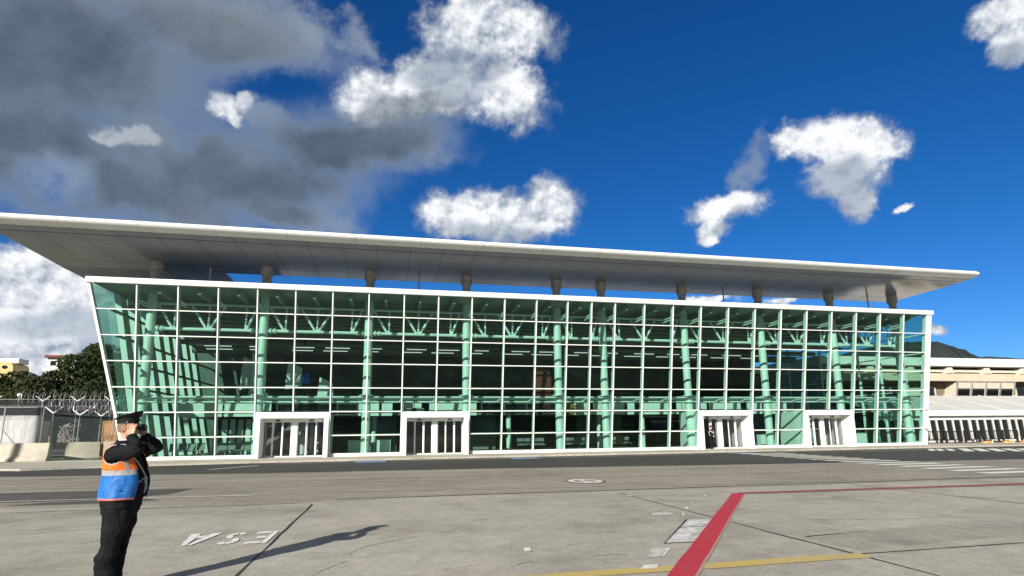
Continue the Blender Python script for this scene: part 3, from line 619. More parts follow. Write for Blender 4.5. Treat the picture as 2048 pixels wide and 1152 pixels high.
# inner room with slanted pale fins in the left bays, and a stair
b = MB()
for k, (x, y, z0, z1) in enumerate(((4.0, 7.2, 5.0, 7.6), (4.7, 7.0, 4.4, 7.9), (7.4, 6.6, 5.0, 7.2), (9.8, 6.6, 4.2, 6.0))):
    b.hexa([(x, y, z0), (x + 1.2, y, z0 + .3), (x + 1.2, y + .1, z0 + .3), (x, y + .1, z0), (x + .15, y, z1), (x + 1.2, y, z1 - .5), (x + 1.2, y + .1, z1 - .5), (x + .15, y + .1, z1)])
b.build('hanging_panel', M['inner'], hall)
b = MB()
for k in range(5): b.box(3.2 + k * .55, 3.55 + k * .55, 6.4, 6.6, .12, 2.75)
for k in range(4): b.box(8.6 + k * .4, 8.85 + k * .4, 6.9, 7.0, .12, 2.3)
b.build('screen_fin', M['inner'], hall)
b = MB(); b.hexa([(5.6, 4.9, .1), (9.8, 4.9, 2.9), (9.8, 6.0, 2.9), (5.6, 6.0, .1), (5.6, 4.9, .45), (9.8, 4.9, 3.25), (9.8, 6.0, 3.25), (5.6, 6.0, .45)])
for k in range(9):
    t = k / 8; b.box(5.6 + 4.2 * t - .02, 5.6 + 4.2 * t + .02, 4.86, 4.9, .3 + 2.8 * t, 1.3 + 2.8 * t)
b.tube([(5.5, 4.88, 1.3), (9.8, 4.88, 4.15)], .035, 6); b.build('staircase', M['mid'], hall)
# right end wall: glass with slender posts and rails
g = MB(); g.hexa([(END + .10, .4, .2), (END + .12, .4, .2), (END + .12, 18, .2), (END + .10, 18, .2), (END + .10, -1.7, 10.84), (END + .12, -1.7, 10.84), (END + .12, 18, 10.84), (END + .10, 18, 10.84)])
we = g.build('window', M['glass'], hall); b = MB()
for y in (.7, 3.2, 5.6, 8., 10.4, 12.8, 15.2): b.box(END - .12, END + .09, y - .05, y + .05, .1, 10.84)
for z in (1.5, 3.05, 4.6, 6.18, 7.73, 9.3): b.box(END - .02, END + .085, -.9, 18, z - .04, z + .04)
b.build('window_frame', M['inner'], we)
# hall roof wing: nose, top, gloss soffit, side edges, panel seams, deeper part at the left
WL, WR = -6.6, 60.5
b = MB()
prof = [(2.5, 12.99), (2.5, 13.10), (-2.0, 13.62), (-5.0, 13.70), (-5.45, 13.68), (-5.70, 13.60), (-5.83, 13.48), (-5.86, 13.38), (-5.80, 13.29), (-5.66, 13.225), (-5.4, 13.185), (-5.1, 13.17)]
under = [(-5.1, 13.17), (-4.5, 13.15), (-4.3, 13.115), (-1.5, 13.07), (.6, 13.03), (2.5, 12.99)]
def ends(prf):
    rg = []
    for x, k in ((WL, 0), (WL + .10, 1), (WR - .35, 1), (WR - .12, .96), (WR, .80)):
        rg.append([(x, -5.1 + (y + 5.1) * (k if y < -5.1 and k else 1) if k else y, (13.38 + (z - 13.38) * k) if (k and y < -4.4) else z) for y, z in prf])
    return rg
b.loft(ends(prof), cap=False, closed=False)
b.add([(WL, y, z) for y, z in prof + under[1:]], [tuple(range(len(prof + under[1:])))])
wing = b.build('roof_wing', M['white'], hall, smooth=35)
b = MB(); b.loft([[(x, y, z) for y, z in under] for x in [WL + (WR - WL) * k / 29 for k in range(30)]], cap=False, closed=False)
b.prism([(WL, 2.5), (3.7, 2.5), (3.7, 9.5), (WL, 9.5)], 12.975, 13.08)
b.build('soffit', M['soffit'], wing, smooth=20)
b = MB()
for k in range(1, 32):
    x = WL + (WR - WL) * k / 32
    b.loft([[(x - .012, y, z - .004), (x + .012, y, z - .004)] for y, z in under], cap=False, closed=False)
b.loft([[(x, -4.32, 13.115 - .006), (x, -4.26, 13.115 - .008)] for x in (WL + .1, WR - .5)], cap=False, closed=False)
b.loft([[(x, .9, 13.018), (x, .94, 13.017)] for x in (WL + .1, WR - .5)], cap=False, closed=False)
b.build('panel_seam', M['joint'], wing)
b = MB(); b.loft([[(x, -5.868, 13.43), (x, -5.865, 13.445)] for x in (WL + .2, WR - .4)], cap=False, closed=False)
for k in range(1, 17):
    x = WL + (WR - WL) * k / 17; b.loft([[(x - .008, y - .004, z + (.004 if z > 13.4 else -.003)), (x + .008, y - .004, z + (.004 if z > 13.4 else -.003))] for y, z in prof[4:]], cap=False, closed=False)
b.build('nose_seam', M['mid'], wing)
for s in (3.1, 17.3, 42.4, 56.7):
    b = MB(); b.tube([(s, 1.2, 11.1), (s, 1.2, 13.01)], .06, 10); b.build('drain_pipe', M['inner'], hall, smooth=40)

# ---------------------------------------------------------------- things inside the hall
for i, (x, y, lab) in enumerate(((13.05, 2.4, 'plain pale counter box behind the glass, just right of the first door from the left'), (15.05, 2.4, 'plain pale counter box behind the glass, just left of the second door from the left'), (43.75, 2.2, 'pale counter box behind the glass between the two right doors, the left one'), (46.0, 2.2, 'pale counter box behind the glass between the two right doors, the right one'), (54.2, 3.2, 'low pale box behind the glass just right of the rightmost door'), (56.2, 3.0, 'pale box behind the glass beside the last column at the right end'))):
    t = thing('counter', lab, 'counter', (x, y, .12), 'counters behind the glass front')
    b = MB(); b.box(x - .48, x + .48, y, y + .55, .14, 1.08); b.build('cabinet', M['inner'], t, bevel=.02)
    b = MB(); b.box(x - .5, x + .5, y - .03, y + .6, 1.08, 1.12); b.build('worktop', M['inner'], t)
def bench(x, y, lab):
    t = thing('seat_bench', lab, 'bench', (x, y, .12), 'waiting seats behind the glass')
    for k in range(4):
        b = MB(); x0 = x + k * .56
        b.hexa([(x0, y, .54), (x0 + .5, y, .54), (x0 + .5, y + .48, .50), (x0, y + .48, .50), (x0, y, .60), (x0 + .5, y, .60), (x0 + .5, y + .48, .56), (x0, y + .48, .56)]); b.build('seat', M['mid'], t)
        b = MB(); b.hexa([(x0, y + .46, .6), (x0 + .5, y + .46, .6), (x0 + .5, y + .52, .6), (x0, y + .52, .6), (x0, y + .58, 1.08), (x0 + .5, y + .58, 1.08), (x0 + .5, y + .63, 1.08), (x0, y + .63, 1.08)]); b.build('backrest', M['mid'], t)
    for k in (0.3, 1.9):
        b = MB(); b.tube([(x + k, y + .05, .13), (x + k, y + .25, .52), (x + k, y + .5, .13)], .03, 6); b.build('leg', M['black'], t)
for x, y, l in ((.9, 2.6, 'row of dark waiting seats behind the glass at the far left of the hall'), (3.9, 2.9, 'row of dark waiting seats behind the glass beside the stair, left of the first door'), (25.2, 3.4, 'row of grey waiting seats behind the glass left of the fifth column'), (28.6, 3.4, 'row of grey waiting seats behind the glass between the two close columns'), (32.4, 3.4, 'row of grey waiting seats behind the glass right of the two close columns')): bench(x, y, l)
# emblem: dark red rounded board with a gold wing and a dark striped wing
t = thing('wall_emblem', 'dark red rounded board with gold feathered wing behind the middle of the glass', 'emblem', (26.6, 4.4, 4))
b = MB(); pts = [(25.6, 4.4), (27.1, 4.4)] + [(27.1 - .75 + .75 * math.cos(R(a)), 5.85 + .85 * math.sin(R(a))) for a in range(0, 91, 15)] + [(25.6, 6.7)]
b.loft([[(x, y, z) for x, z in pts] for y in (4.50, 4.56)]); b.build('board', mat('dark_red_board', (.16, .035, .035), .5), t)
def feathers(name, m, ox, oz, dirn, n, ln, lift):
    b = MB()
    for k in range(n):
        l = ln * (1 - k * .11); z = oz - k * .16; q = []
        for i in range(6):
            u = i / 5; q.append((ox + dirn * l * u, z + lift * u * u - .10 * math.sin(u * 3.14)))
        up = q; dn = [(x, zz - .10 * (1 - (i / 5)) - .015) for i, (x, zz) in enumerate(q)]
        poly = up + dn[::-1]; b.loft([[(x, y, zz) for x, zz in poly] for y in (4.46 - .012 * k, 4.47 - .012 * k)])
    b.build(name, m, t)
gold = mat('gold_paint', (.45, .30, .06), .4); maroon = mat('maroon_paint', (.10, .03, .035), .5)
feathers('gold_wing', gold, 28.25, 3.86, 1, 5, 1.8, -.40); feathers('dark_wing', maroon, 26.95, 3.86, -1, 5, 2.1, -.60)
b = MB(); b.loft([[(27.7 + dx, y, z) for dx, z in ((-.85, 4.15), (-.5, 4.25), (-.45, 5.3), (-.2, 4.5), (.3, 4.3), (.25, 3.2), (0, 3.6), (-.2, 3.9))] for y in (4.40, 4.46)]); b.build('plume', gold, t)
t.location.x += 1.15
t = thing('exit_sign', 'small teal and white hanging sign behind the glass left of the third door', 'sign', (38.7, 2.5, 3)); b = MB(); b.box(38.4, 39.04, 2.5, 2.56, 2.66, 3.05); b.build('sign_panel', mat('teal_sign_paint', (.02, .30, .26), .5), t)
b = MB(); b.box(38.42, 39.02, 2.5, 2.56, 2.44, 2.655); b.build('sign_strip', M['inner'], t); b = MB(); b.box(38.70, 38.74, 2.52, 2.55, 3.05, 3.76); b.build('hanger', M['black'], t)
t = thing('blue_screen', 'blue lit screen hanging in the dark hall behind the second column', 'screen', (8.4, 9, 5)); b = MB(); b.box(7.7, 8.9, 9, 9.08, 5.7, 6.5)
b.build('screen_face', emit('blue_screen_glow', (.02, .10, .30), .22), t); b = MB(); b.box(7.6, 9.0, 9.09, 9.2, 5.6, 6.6); b.box(8.3, 8.4, 9.1, 9.2, 6.6, 10.8); b.build('screen_mount', M['black'], t)
t = thing('flight_display', 'small dark hanging flight display with a pale edge behind the glass over the counters', 'display', (15, 3.5, 3)); b = MB(); b.box(16.5, 18.0, 3.5, 3.6, 3.1, 3.45); b.build('display_case', M['black'], t)
b = MB(); b.box(16.6, 17.9, 3.47, 3.498, 3.17, 3.2); b.box(16.6, 17.9, 3.47, 3.498, 3.36, 3.39); b.build('display_edge', M['inner'], t); b = MB(); b.tube([(17.2, 3.55, 3.45), (17.2, 3.55, 3.75)], .03, 6); b.build('hanger', M['black'], t)
# ---------------------------------------------------------------- older terminal block behind, at the right
M['cream'] = mat('cream_render', (.56, .48, .36), .8, var=.06, scale=.8, stretch=(1, 1, .3))
M['cream2'] = mat('pale_cream_panels', (.66, .60, .49), .7, var=.05, scale=1.)
M['oldwhite'] = mat('weathered_white_fascia', (.74, .73, .70), .7, var=.05, scale=.6)
M['recess'] = mat('brown_recess_wall', (.20, .16, .12), .8, var=.15)
M['greyroof'] = mat('grey_membrane_roof', (.60, .59, .57), .6, var=.06, scale=.7)
M['steel'] = mat('galvanised_steel', (.52, .53, .53), .45, .6, var=.12, scale=8.)
M['blackmetal'] = mat('black_painted_metal', (.02, .02, .021), .45, var=.2)
t = thing('old_terminal', 'cream older terminal block with white flat roof behind the glass hall at the right', 'building', (90, 20, 0))
XL, XR, YT = 61.6, 170, 13.
b = MB(); b.box(XL, XR, YT + 1.6, 40, 0, 8.4); b.build('wall', M['recess'], t)
b = MB(); b.box(XL - .6, XR, YT - .4, 41, 8.47, 9.4); b.build('roof', M['oldwhite'], t, bevel=.03)
b = MB(); b.box(XL, XR, YT + .3, YT + .9, 7.84, 8.10); b.build('ledge', M['cream2'], t)
b = MB(); b.box(XL, XR, YT, YT + 1.2, 6.79, 7.66); b.build('beam', M['cream'], t)
for k in range(8):
    x = 61.9 + k * 5.42
    b = MB(); b.hexa([(x, YT - .15, 7.662), (x + 1.1, YT - .15, 7.662), (x + 1.1, YT + 1.2, 7.662), (x, YT + 1.2, 7.662), (x + .2, YT - .1, 8.35), (x + .9, YT - .1, 8.35), (x + .9, YT + 1.2, 8.35), (x + .2, YT + 1.2, 8.35)]); b.build('roof_bracket', M['cream2'], t, bevel=.04)
for k, x in enumerate((61.9, 66.2, 70.2, 75.0, 90., 94.2, 98.4)):   # recessed windows
    b = MB(); b.box(x + .1, x + 2.9, YT + 1.5, YT + 1.57, 4.6, 6.05); q = b.build('window', M['darkglass'], t)
    b = MB(); b.box(x, x + .12, YT + 1.42, YT + 1.6, 4.5, 6.1); b.box(x + 2.9, x + 3.05, YT + 1.42, YT + 1.6, 4.5, 6.1); b.box(x + 1.45, x + 1.55, YT + 1.42, YT + 1.6, 4.5, 6.1); b.box(x - .02, x + 3.07, YT + 1.40, YT + 1.6, 6.08, 6.2); b.build('window_frame', M['cream2'], q)
for xb in (79.6, 101.):        # projecting slanted bay windows
    b = MB(); w = 8.6; y0 = YT + .1; z0, z1 = 4.6, 6.75
    b.hexa([(xb - .3, y0 + .5, z0), (xb + w + .3, y0 + .5, z0), (xb + w + .3, y0 + 1.6, z0), (xb - .3, y0 + 1.6, z0), (xb + .1, y0, z1), (xb + w - .1, y0, z1), (xb + w - .1, y0 + 1.6, z1), (xb + .1, y0 + 1.6, z1)])
    bay = b.build('bay_window', M['cream2'], t)
    for k in range(4):
        xa = xb + .25 + k * 2.1
        f = lambda x, z, o: (x, y0 + .5 * (z1 - z) / (z1 - z0) - o, z)
        b = MB(); b.hexa([f(xa, z0, .0), f(xa + 1.8, z0, .0), f(xa + 1.8, z0, .03), f(xa, z0, .03), f(xa, 5.95, .0), f(xa + 1.8, 5.95, .0), f(xa + 1.8, 5.95, .03), f(xa, 5.95, .03)]); b.build('window_pane', M['darkglass'], bay)
    b = MB()
    for k in range(5): xa = xb + .05 + k * 2.1; b.hexa([f(xa, z0, 0), f(xa + .16, z0, 0), f(xa + .16, z0, .12), f(xa, z0, .12), f(xa, z1, 0), f(xa + .16, z1, 0), f(xa + .16, z1, .12), f(xa, z1, .12)])
    b.box(xb, xb + 8.7, y0 - .08, y0 + .1, z1 - .06, z1 + .04); b.build('window_frame', M['steel'], bay)
b = MB(); b.hexa([(73.5, YT + .9, 4.5), (74.9, YT + .7, 4.5), (75.3, YT + 1.6, 4.5), (73.6, YT + 1.6, 4.5), (73.9, YT + .9, 6.0), (75.2, YT + .7, 6.0), (75.3, YT + 1.6, 6.0), (73.9, YT + 1.6, 6.0)]); b.build('pier', M['cream2'], t)
b = MB(); b.box(XL, XR, YT + .6, YT + 1.6, 0, 4.4); b.build('plinth', M['recess'], t)
# white covered walkway in front of it
t = thing('covered_walkway', 'low white covered walkway with sloping grey roof and dark raked panes, right of the hall', 'walkway', (80, 8, 0))
GX0, GX1, GY = 59.9, 150, 5.
b = MB(); b.hexa([(GX0, GY - .2, 2.98), (GX1, GY - .2, 2.98), (GX1, 11.2, 4.82), (GX0, 11.2, 4.82), (GX0, GY - .2, 3.10), (GX1, GY - .2, 3.10), (GX1, 11.2, 4.95), (GX0, 11.2, 4.95)]); rf = b.build('roof', M['greyroof'], t)
for k in range(18):
    b = MB(); x = 60.6 + k * 4.85; b.hexa([(x, GY - .15, 3.11), (x + .12, GY - .15, 3.11), (x + .12, 11.2, 4.96), (x, 11.2, 4.96), (x, GY - .15, 3.19), (x + .12, GY - .15, 3.19), (x + .12, 11.2, 5.04), (x, 11.2, 5.04)])
    b.build('roof_rib', M['greyroof'], rf)
b = MB(); b.box(GX0, GX1, GY - .34, GY - .21, 2.60, 3.13); b.build('fascia', M['oldwhite'], t, bevel=.02)
b = MB(); b.box(GX0, GX1, GY + .05, GY + .2, 2.22, 2.62); b.build('header', M['oldwhite'], t)
b = MB(); b.box(GX0, GX1, GY - .05, GY + .25, .10, .28); b.build('base_rail', M['oldwhite'], t)
for k in range(30):
    x = 60.0 + k * .97; wide = k % 5 == 1
    b = MB(); b.hexa([(x + .02, GY + .10, .28), (x + .95, GY + .10, .28), (x + .95, GY + .14, .28), (x + .02, GY + .14, .28), (x - .1, GY + .10, 2.22), (x + .83, GY + .10, 2.22), (x + .83, GY + .14, 2.22), (x - .1, GY + .14, 2.22)]); q = b.build('window', M['darkglass'], t)
    w = .22 if wide else .10
    b = MB(); b.hexa([(x, GY - .02, .28), (x + w, GY - .02, .28), (x + w, GY + .16, .28), (x, GY + .16, .28), (x - .12, GY - .02, 2.22), (x - .12 + w, GY - .02, 2.22), (x - .12 + w, GY + .16, 2.22), (x - .12, GY + .16, 2.22)]); b.build('window_frame', M['oldwhite'], q)
b = MB(); b.box(GX0, GX1, GY + .3, 11., 0, 2.3); b.build('inner_wall', M['blackmetal'], t)
# black crowd barriers and orange stops before it
def barrier(x, y, label=None):
    t = thing('crowd_barrier', label, 'barrier', (x, y, .1), 'black barriers before the covered walkway')
    b = MB(); b.tube([(x, y, .62), (x, y, 1.14), (x + 1.9, y, 1.14), (x + 1.9, y, .62)], .05, 6); b.tube([(x, y, .38), (x + 1.9, y, .38)], .045, 6); b.build('frame', M['blackmetal'], t)
    b = MB()
    for k in range(1, 12): b.tube([(x + k * 1.9 / 12, y, .38), (x + k * 1.9 / 12, y, 1.14)], .016, 5)
    b.build('rail', M['blackmetal'], t)
    for dx in (.12, 1.78):
        b = MB(); b.box(x + dx - .08, x + dx + .08, y - .06, y + .06, .13, 1.22); b.box(x + dx - .04, x + dx + .04, y - .35, y + .3, .10, .14); b.build('leg', M['blackmetal'], t)
    return t
BL = ['black crowd barrier touching the right end of the glass hall', 'second black crowd barrier from the glass hall, before the walkway', 'third black crowd barrier from the glass hall, before the walkway', 'black crowd barrier above the first orange stop', 'black crowd barrier between the orange stops', 'black crowd barrier above the rightmost orange stop', 'black crowd barrier at the right edge of the photo']
b0 = barrier(63.5, 3.5, BL[0])
for k in range(1, 7): copy_tree(b0, (k * 2.05, -.12 * k, 0), BL[k])
OR = mat('orange_yellow_plastic', (.72, .36, .08), .6, var=.1)
def stop(x, y, lab):
    t = thing('wheel_stop', lab, 'wheel stop', (x, y, .1), 'orange stops on the right pavement')
    b = MB(); b.loft([[(x + dx, y + a, .10 + z) for a, z in ((-.14, 0), (-.10, .17), (.10, .17), (.14, 0))] for dx in (0, .04, 1.06, 1.1)]); b.build('block', OR, t, bevel=.02)
    for dx in (.12, .93): b2 = MB(); b2.box(x + dx, x + dx + .06, y - .145, y - .10, .12, .2); b2.build('reflector', M['white'], t)
for x, y, l in ((66.75, 1.0, 'smallest orange stop on the pavement, leftmost of the row'), (69.0, .9, 'middle orange stop on the pavement under the black barriers'), (70.75, .7, 'orange stop on the pavement cut by the right photo edge')): stop(x, y, l)

# ---------------------------------------------------------------- hills far right
def hill(name, pts, y0, y1, m, amp):
    """ridge: crest heights along x at mid depth, falling to both sides, roughened"""
    b = MB(); rg = []; n = 14; xs = []
    for (xa, za), (xb, zb) in zip(pts, pts[1:]):
        for k in range(12): xs.append((xa + (xb - xa) * k / 12, za + (zb - za) * k / 12))
    xs.append(pts[-1])
    for j in range(n + 1):
        u = j / n; y = y0 + (y1 - y0) * u; h = math.sin(math.pi * u) ** 2.6 if u < .5 else 1 - .5 * (u - .5) ** 2
        rg.append([(x, y + rnd.uniform(-8, 8), -2 + z * h + (rnd.uniform(-amp, amp) if 0 < j else 0)) for x, z in xs])
    b.loft(rg, cap=False, closed=False); return struct(b.build(name, m, smooth=60))
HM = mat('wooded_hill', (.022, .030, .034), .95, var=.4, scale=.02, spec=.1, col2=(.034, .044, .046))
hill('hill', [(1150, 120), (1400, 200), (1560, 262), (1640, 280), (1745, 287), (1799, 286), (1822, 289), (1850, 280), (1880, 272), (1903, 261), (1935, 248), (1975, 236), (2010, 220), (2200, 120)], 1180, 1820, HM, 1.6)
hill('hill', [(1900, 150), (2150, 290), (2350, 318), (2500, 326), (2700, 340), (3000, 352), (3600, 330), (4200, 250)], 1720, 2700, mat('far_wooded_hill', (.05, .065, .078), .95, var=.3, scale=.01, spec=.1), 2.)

# ---------------------------------------------------------------- trees and houses, far left
M['leaf'] = mat('pine_needles', (.046, .068, .024), .8, var=.4, scale=.6, spec=.15, col2=(.02, .031, .012))
M['leaf2'] = mat('olive_leaves', (.09, .105, .042), .8, var=.35, scale=.5, spec=.15, col2=(.05, .06, .024))
M['bark'] = mat('bark', (.10, .075, .05), .9, var=.3, scale=6.)
def crown_mesh(seed, lobes, nleaf, size):
    rr = random.Random(seed); b = MB()
    for i in range(nleaf):
        cx, cy, cz, r, rz = rr.choice(lobes)
        while 1:
            p = Vector((rr.uniform(-1, 1), rr.uniform(-1, 1), rr.uniform(-1, 1)))
            if .35 < p.length < 1: break
        if rr.random() < .65: p = p.normalized() * rr.uniform(.82, 1.06)
        c = Vector((cx + p.x * r, cy + p.y * r, cz + p.z * rz)); s = size * rr.uniform(.5, 1.3)
        a = Vector((rr.uniform(-1, 1), rr.uniform(-1, 1), rr.uniform(-.4, .9))).normalized(); u = a.cross(Vector((rr.uniform(-1, 1), rr.uniform(-1, 1), rr.uniform(-1, 1)))).normalized(); v = a.cross(u)
        b.add([c - u * s + v * s * .1, c - v * s * .45, c + u * s * 1.1, c + v * s * .55 + a * s * .25], [(0, 1, 2, 3)])
    return b
def tree(x, y, h, w, seed, m, label, group, nl=9000, base=.32, shape='pine'):
    t = thing('pine_tree', label, 'tree', (x, y, 0), group); rr = random.Random(seed)
    lobes = []
    for k in range(13):
        a = rr.uniform(0, 6.28); d = rr.uniform(.0, .72) * w; zz = h * rr.uniform(base + .12, .86); r = w * rr.uniform(.26, .46) * (1.1 - .35 * abs(zz / h - .6))
        lobes.append((x + d * math.cos(a), y + d * math.sin(a), zz, r, r * rr.uniform(.5, .75)))
    lobes.append((x, y, h * .9, w * .40, h * .10)); lobes.append((x + w * .2, y, h * .7, w * .6, h * .18))
    crown_mesh(seed, lobes, nl, .021 * h).build('crown', m, t)
    b = MB(); b.tube([(x, y, 0), (x + .03 * w, y, h * .35), (x - .02 * w, y, h * .62), (x, y, h * .85)], [.035 * h, .026 * h, .018 * h, .006 * h], 8)
    for lx, ly, lz, r, rz in lobes[:8]: b.tube([(x, y, lz * .72), ((x + lx) / 2, (y + ly) / 2, lz * .84), (lx, ly, lz)], [.012 * h, .009 * h, .004 * h], 6)
    b.build('trunk', M['bark'], t)
    return t
TG = 'trees behind the razor wire fence'
for a in ((-28.6, 57, 15.6, 4.9, 3, 'leaf', 'tallest dark pine, its crown touching the raked left edge of the hall'), (-35.2, 61, 12.0, 5.5, 5, 'leaf', 'dark pine crown just below the red roofed house'), (-40.2, 60, 11.6, 5.6, 8, 'leaf', 'dark broad tree crown second from the left photo edge'),
          (-45.8, 58, 11.4, 5.6, 12, 'leaf', 'dark tree crown cut by the left photo edge, under the yellow house'), (-25.5, 52, 14.8, 6.5, 15, 'leaf', 'dark pine mostly hidden behind the raked glass corner'), (-29.5, 44, 9.4, 4.2, 21, 'leaf2', 'olive green bushy tree low in front of the tallest pine'), (-34, 45, 8.3, 4.0, 23, 'leaf2', 'olive green bushy tree right of the white globe lamp'),
          (-39.5, 46, 7.4, 3.6, 26, 'leaf', 'low dark bushy tree behind the white globe lamp'), (-34, 70, 12.2, 5, 31, 'leaf', 'dark tree rising behind the red roofed house on its right side'), (-22, 44, 9, 4, 35, 'leaf', 'dark low tree against the foot of the raked glass corner')):
    tree(a[0], a[1], a[2], a[3], a[4], M[a[5]], a[6], TG, base=.12)
def shrub(x, y, h, w, seed, label):
    t = thing('shrub', label, 'shrub', (x, y, 0), 'shrubs along the fence'); rr = random.Random(seed)
    lob = [(x + rr.uniform(-w, w), y + rr.uniform(-w, w) * .4, h * rr.uniform(.3, .75), w * rr.uniform(.3, .55), h * .3) for _ in range(6)]
    crown_mesh(seed, lob, 700, .13).build('foliage', M['leaf2'], t)
    b = MB()
    for l in lob[:4]: b.tube([(x, y, 0), (l[0], l[1], l[2])], [.05, .02], 5)
    b.build('stem', M['bark'], t)
for a in ((-23.5, 27, 4.6, 2.6, 41, 'brown green shrub below the white globe lamp'), (-18.8, 26, 4.9, 2.4, 44, 'olive shrub showing above the fence between the far posts'), (-27.5, 28, 4.6, 2.6, 47, 'dry shrub above the fence at the left photo edge'), (-14.5, 27, 4.2, 2.2, 49, 'low dark shrub behind the coiled razor wire')): shrub(*a)
def house(x, y, z0, label, wallm, roofm, w, d, h, n, roof_over=1.2):
    t = thing('house', label, 'house', (x, y, 0)); 
    b = MB(); b.box(x, x + w, y, y + d, 0, z0 + h); b.build('wall', wallm, t)
    b = MB(); b.hexa([(x - .6, y - roof_over, z0 + h + .02), (x + w + .6, y - roof_over, z0 + h + .02), (x + w + .6, y + d, z0 + h + .02), (x - .6, y + d, z0 + h + .02), (x - .3, y - roof_over + .3, z0 + h + .75), (x + w + .3, y - roof_over + .3, z0 + h + .75), (x + w + .3, y + d, z0 + h + .9), (x - .3, y + d, z0 + h + .9)]); b.build('roof', roofm, t)
    for k in range(n):
        b = MB(); xx = x + .9 + k * (w - 1.2) / n; b.box(xx, xx + 1.5, y - .06, y - .005, z0 + .9, z0 + 2.4); q = b.build('window', M['darkglass'], t)
        b = MB(); b.box(xx - .1, xx + 1.6, y - .1, y - .065, z0 + .75, z0 + .9); b.build('sill', M['oldwhite'], q)
    b = MB(); b.box(x - .5, x + w * .75, y - 1.1, y - .02, z0 - .9, z0 + .1); b.build('balcony', wallm, t)
hw = mat('white_render', (.72, .69, .62), .8, var=.05); hr = mat('dark_red_tiles', (.16, .035, .035), .7, var=.2, scale=3.); hy = mat('yellow_render', (.62, .50, .22), .8, var=.06)
house(-89.5, 160, 22.6, 'white house with dark red flat roof above the trees at the left', hw, hr, 11.5, 9, 3.4, 3)
t = thing('house', 'yellow house with round window at the left photo edge above the trees', 'house', (-101, 160, 0))
b = MB(); b.box(-106, -98.4, 160, 168, 0, 22.6); b.loft([[(-98.4, y, 22.6), (-98.6, y, 23.6), (-99.2, y, 24.2), (-100.4, y, 24.5), (-106, y, 24.5), (-106, y, 22.6)] for y in (160, 168)]); b.build('wall', hy, t)
b = MB(); b.loft([[(-100.6 + .75 * math.cos(a * .524), y, 22.9 + .55 * math.sin(a * .524)) for a in range(12)] for y in (159.9, 159.99)]); b.build('window', M['darkglass'], t)
b = MB(); b.box(-104.5, -98.8, 163, 168, 24.5, 26.0); b.build('roof_room', hw, t)
t = thing('globe_lamp', 'small white globe lamp on a pole before the dark trees', 'lamp', (-24.9, 33, 0))
b = MB(); b.tube([(-24.9, 33, 0), (-24.9, 33, 6.05)], .05, 8); b.build('pole', M['steel'], t); b = MB(); b.ball((-24.9, 33, 6.25), .22, 14); b.build('globe', M['white'], t, smooth=60)

# ---------------------------------------------------------------- fence, razor wire and concrete barriers, left
def jersey(p, q, label):
    p, q = Vector((*p, 0)), Vector((*q, 0)); d = (q - p).normalized(); n = Vector((d.y, -d.x, 0)); o = Vector((0, 0, .1)) * 0
    b = MB(); prof = [(-.34, 0), (-.34, .10), (-.20, .34), (-.10, 1.10), (-.08, 1.14), (.08, 1.14), (.10, 1.10), (.20, .34), (.34, .10), (.34, 0)]
    L_ = (q - p).length
    b.loft([[tuple(p + d * s + n * (u * k) + Vector((0, 0, .1 + z * (1 if k == 1 else .985)))) for u, z in prof] for s, k in ((0, .96), (.04, 1), (L_ - .04, 1), (L_, .96))])
    return tag(b.build('concrete_barrier', M['pave'], smooth=25), label, 'barrier', 'concrete barriers under the fence')
jersey((-12.6, 2.2), (-8.75, 2.35), 'concrete barrier cut by the left photo edge'); jersey((-8.6, 2.35), (-5.85, 2.5), 'sunlit pale concrete barrier at the left with a dark pole shadow across it')
jersey((-5.9, 4.4), (-4.3, 5.4), 'shaded dark concrete barrier just left of the man in the vest'); jersey((-4.1, 5.5), (-2.6, 6.4), 'concrete barrier behind the man, nearest the raked glass corner')
net = None
def net_mat(name, col, a):
    m, t = newmat(name); nd = t.nodes; lk = t.links; o = nd.new('ShaderNodeOutputMaterial'); mx = nd.new('ShaderNodeMixShader'); lk.new(mx.outputs[0], o.inputs[0])
    tr = nd.new('ShaderNodeBsdfTransparent'); b = nd.new('ShaderNodeBsdfDiffuse'); b.inputs[0].default_value = (*col, 1)
    n = nd.new('ShaderNodeTexNoise'); n.inputs['Scale'].default_value = 1.3; n.inputs['Detail'].default_value = 5; g = nd.new('ShaderNodeNewGeometry'); lk.new(g.outputs['Position'], n.inputs['Vector'])
    r = nd.new('ShaderNodeMapRange'); lk.new(n.outputs['Fac'], r.inputs[0]); r.inputs[1].default_value = .3; r.inputs[2].default_value = .7; r.inputs[3].default_value = a - .12; r.inputs[4].default_value = a + .1
    lk.new(r.outputs[0], mx.inputs[0]); lk.new(tr.outputs[0], mx.inputs[1]); lk.new(b.outputs[0], mx.inputs[2]); return m
M['sheet'] = net_mat('grey_white_sheeting', (.46, .47, .48), .88); M['mesh'] = net_mat('grey_fence_mesh', (.30, .31, .31), .38); M['darkmesh'] = net_mat('dark_fence_mesh', (.04, .045, .05), .72)
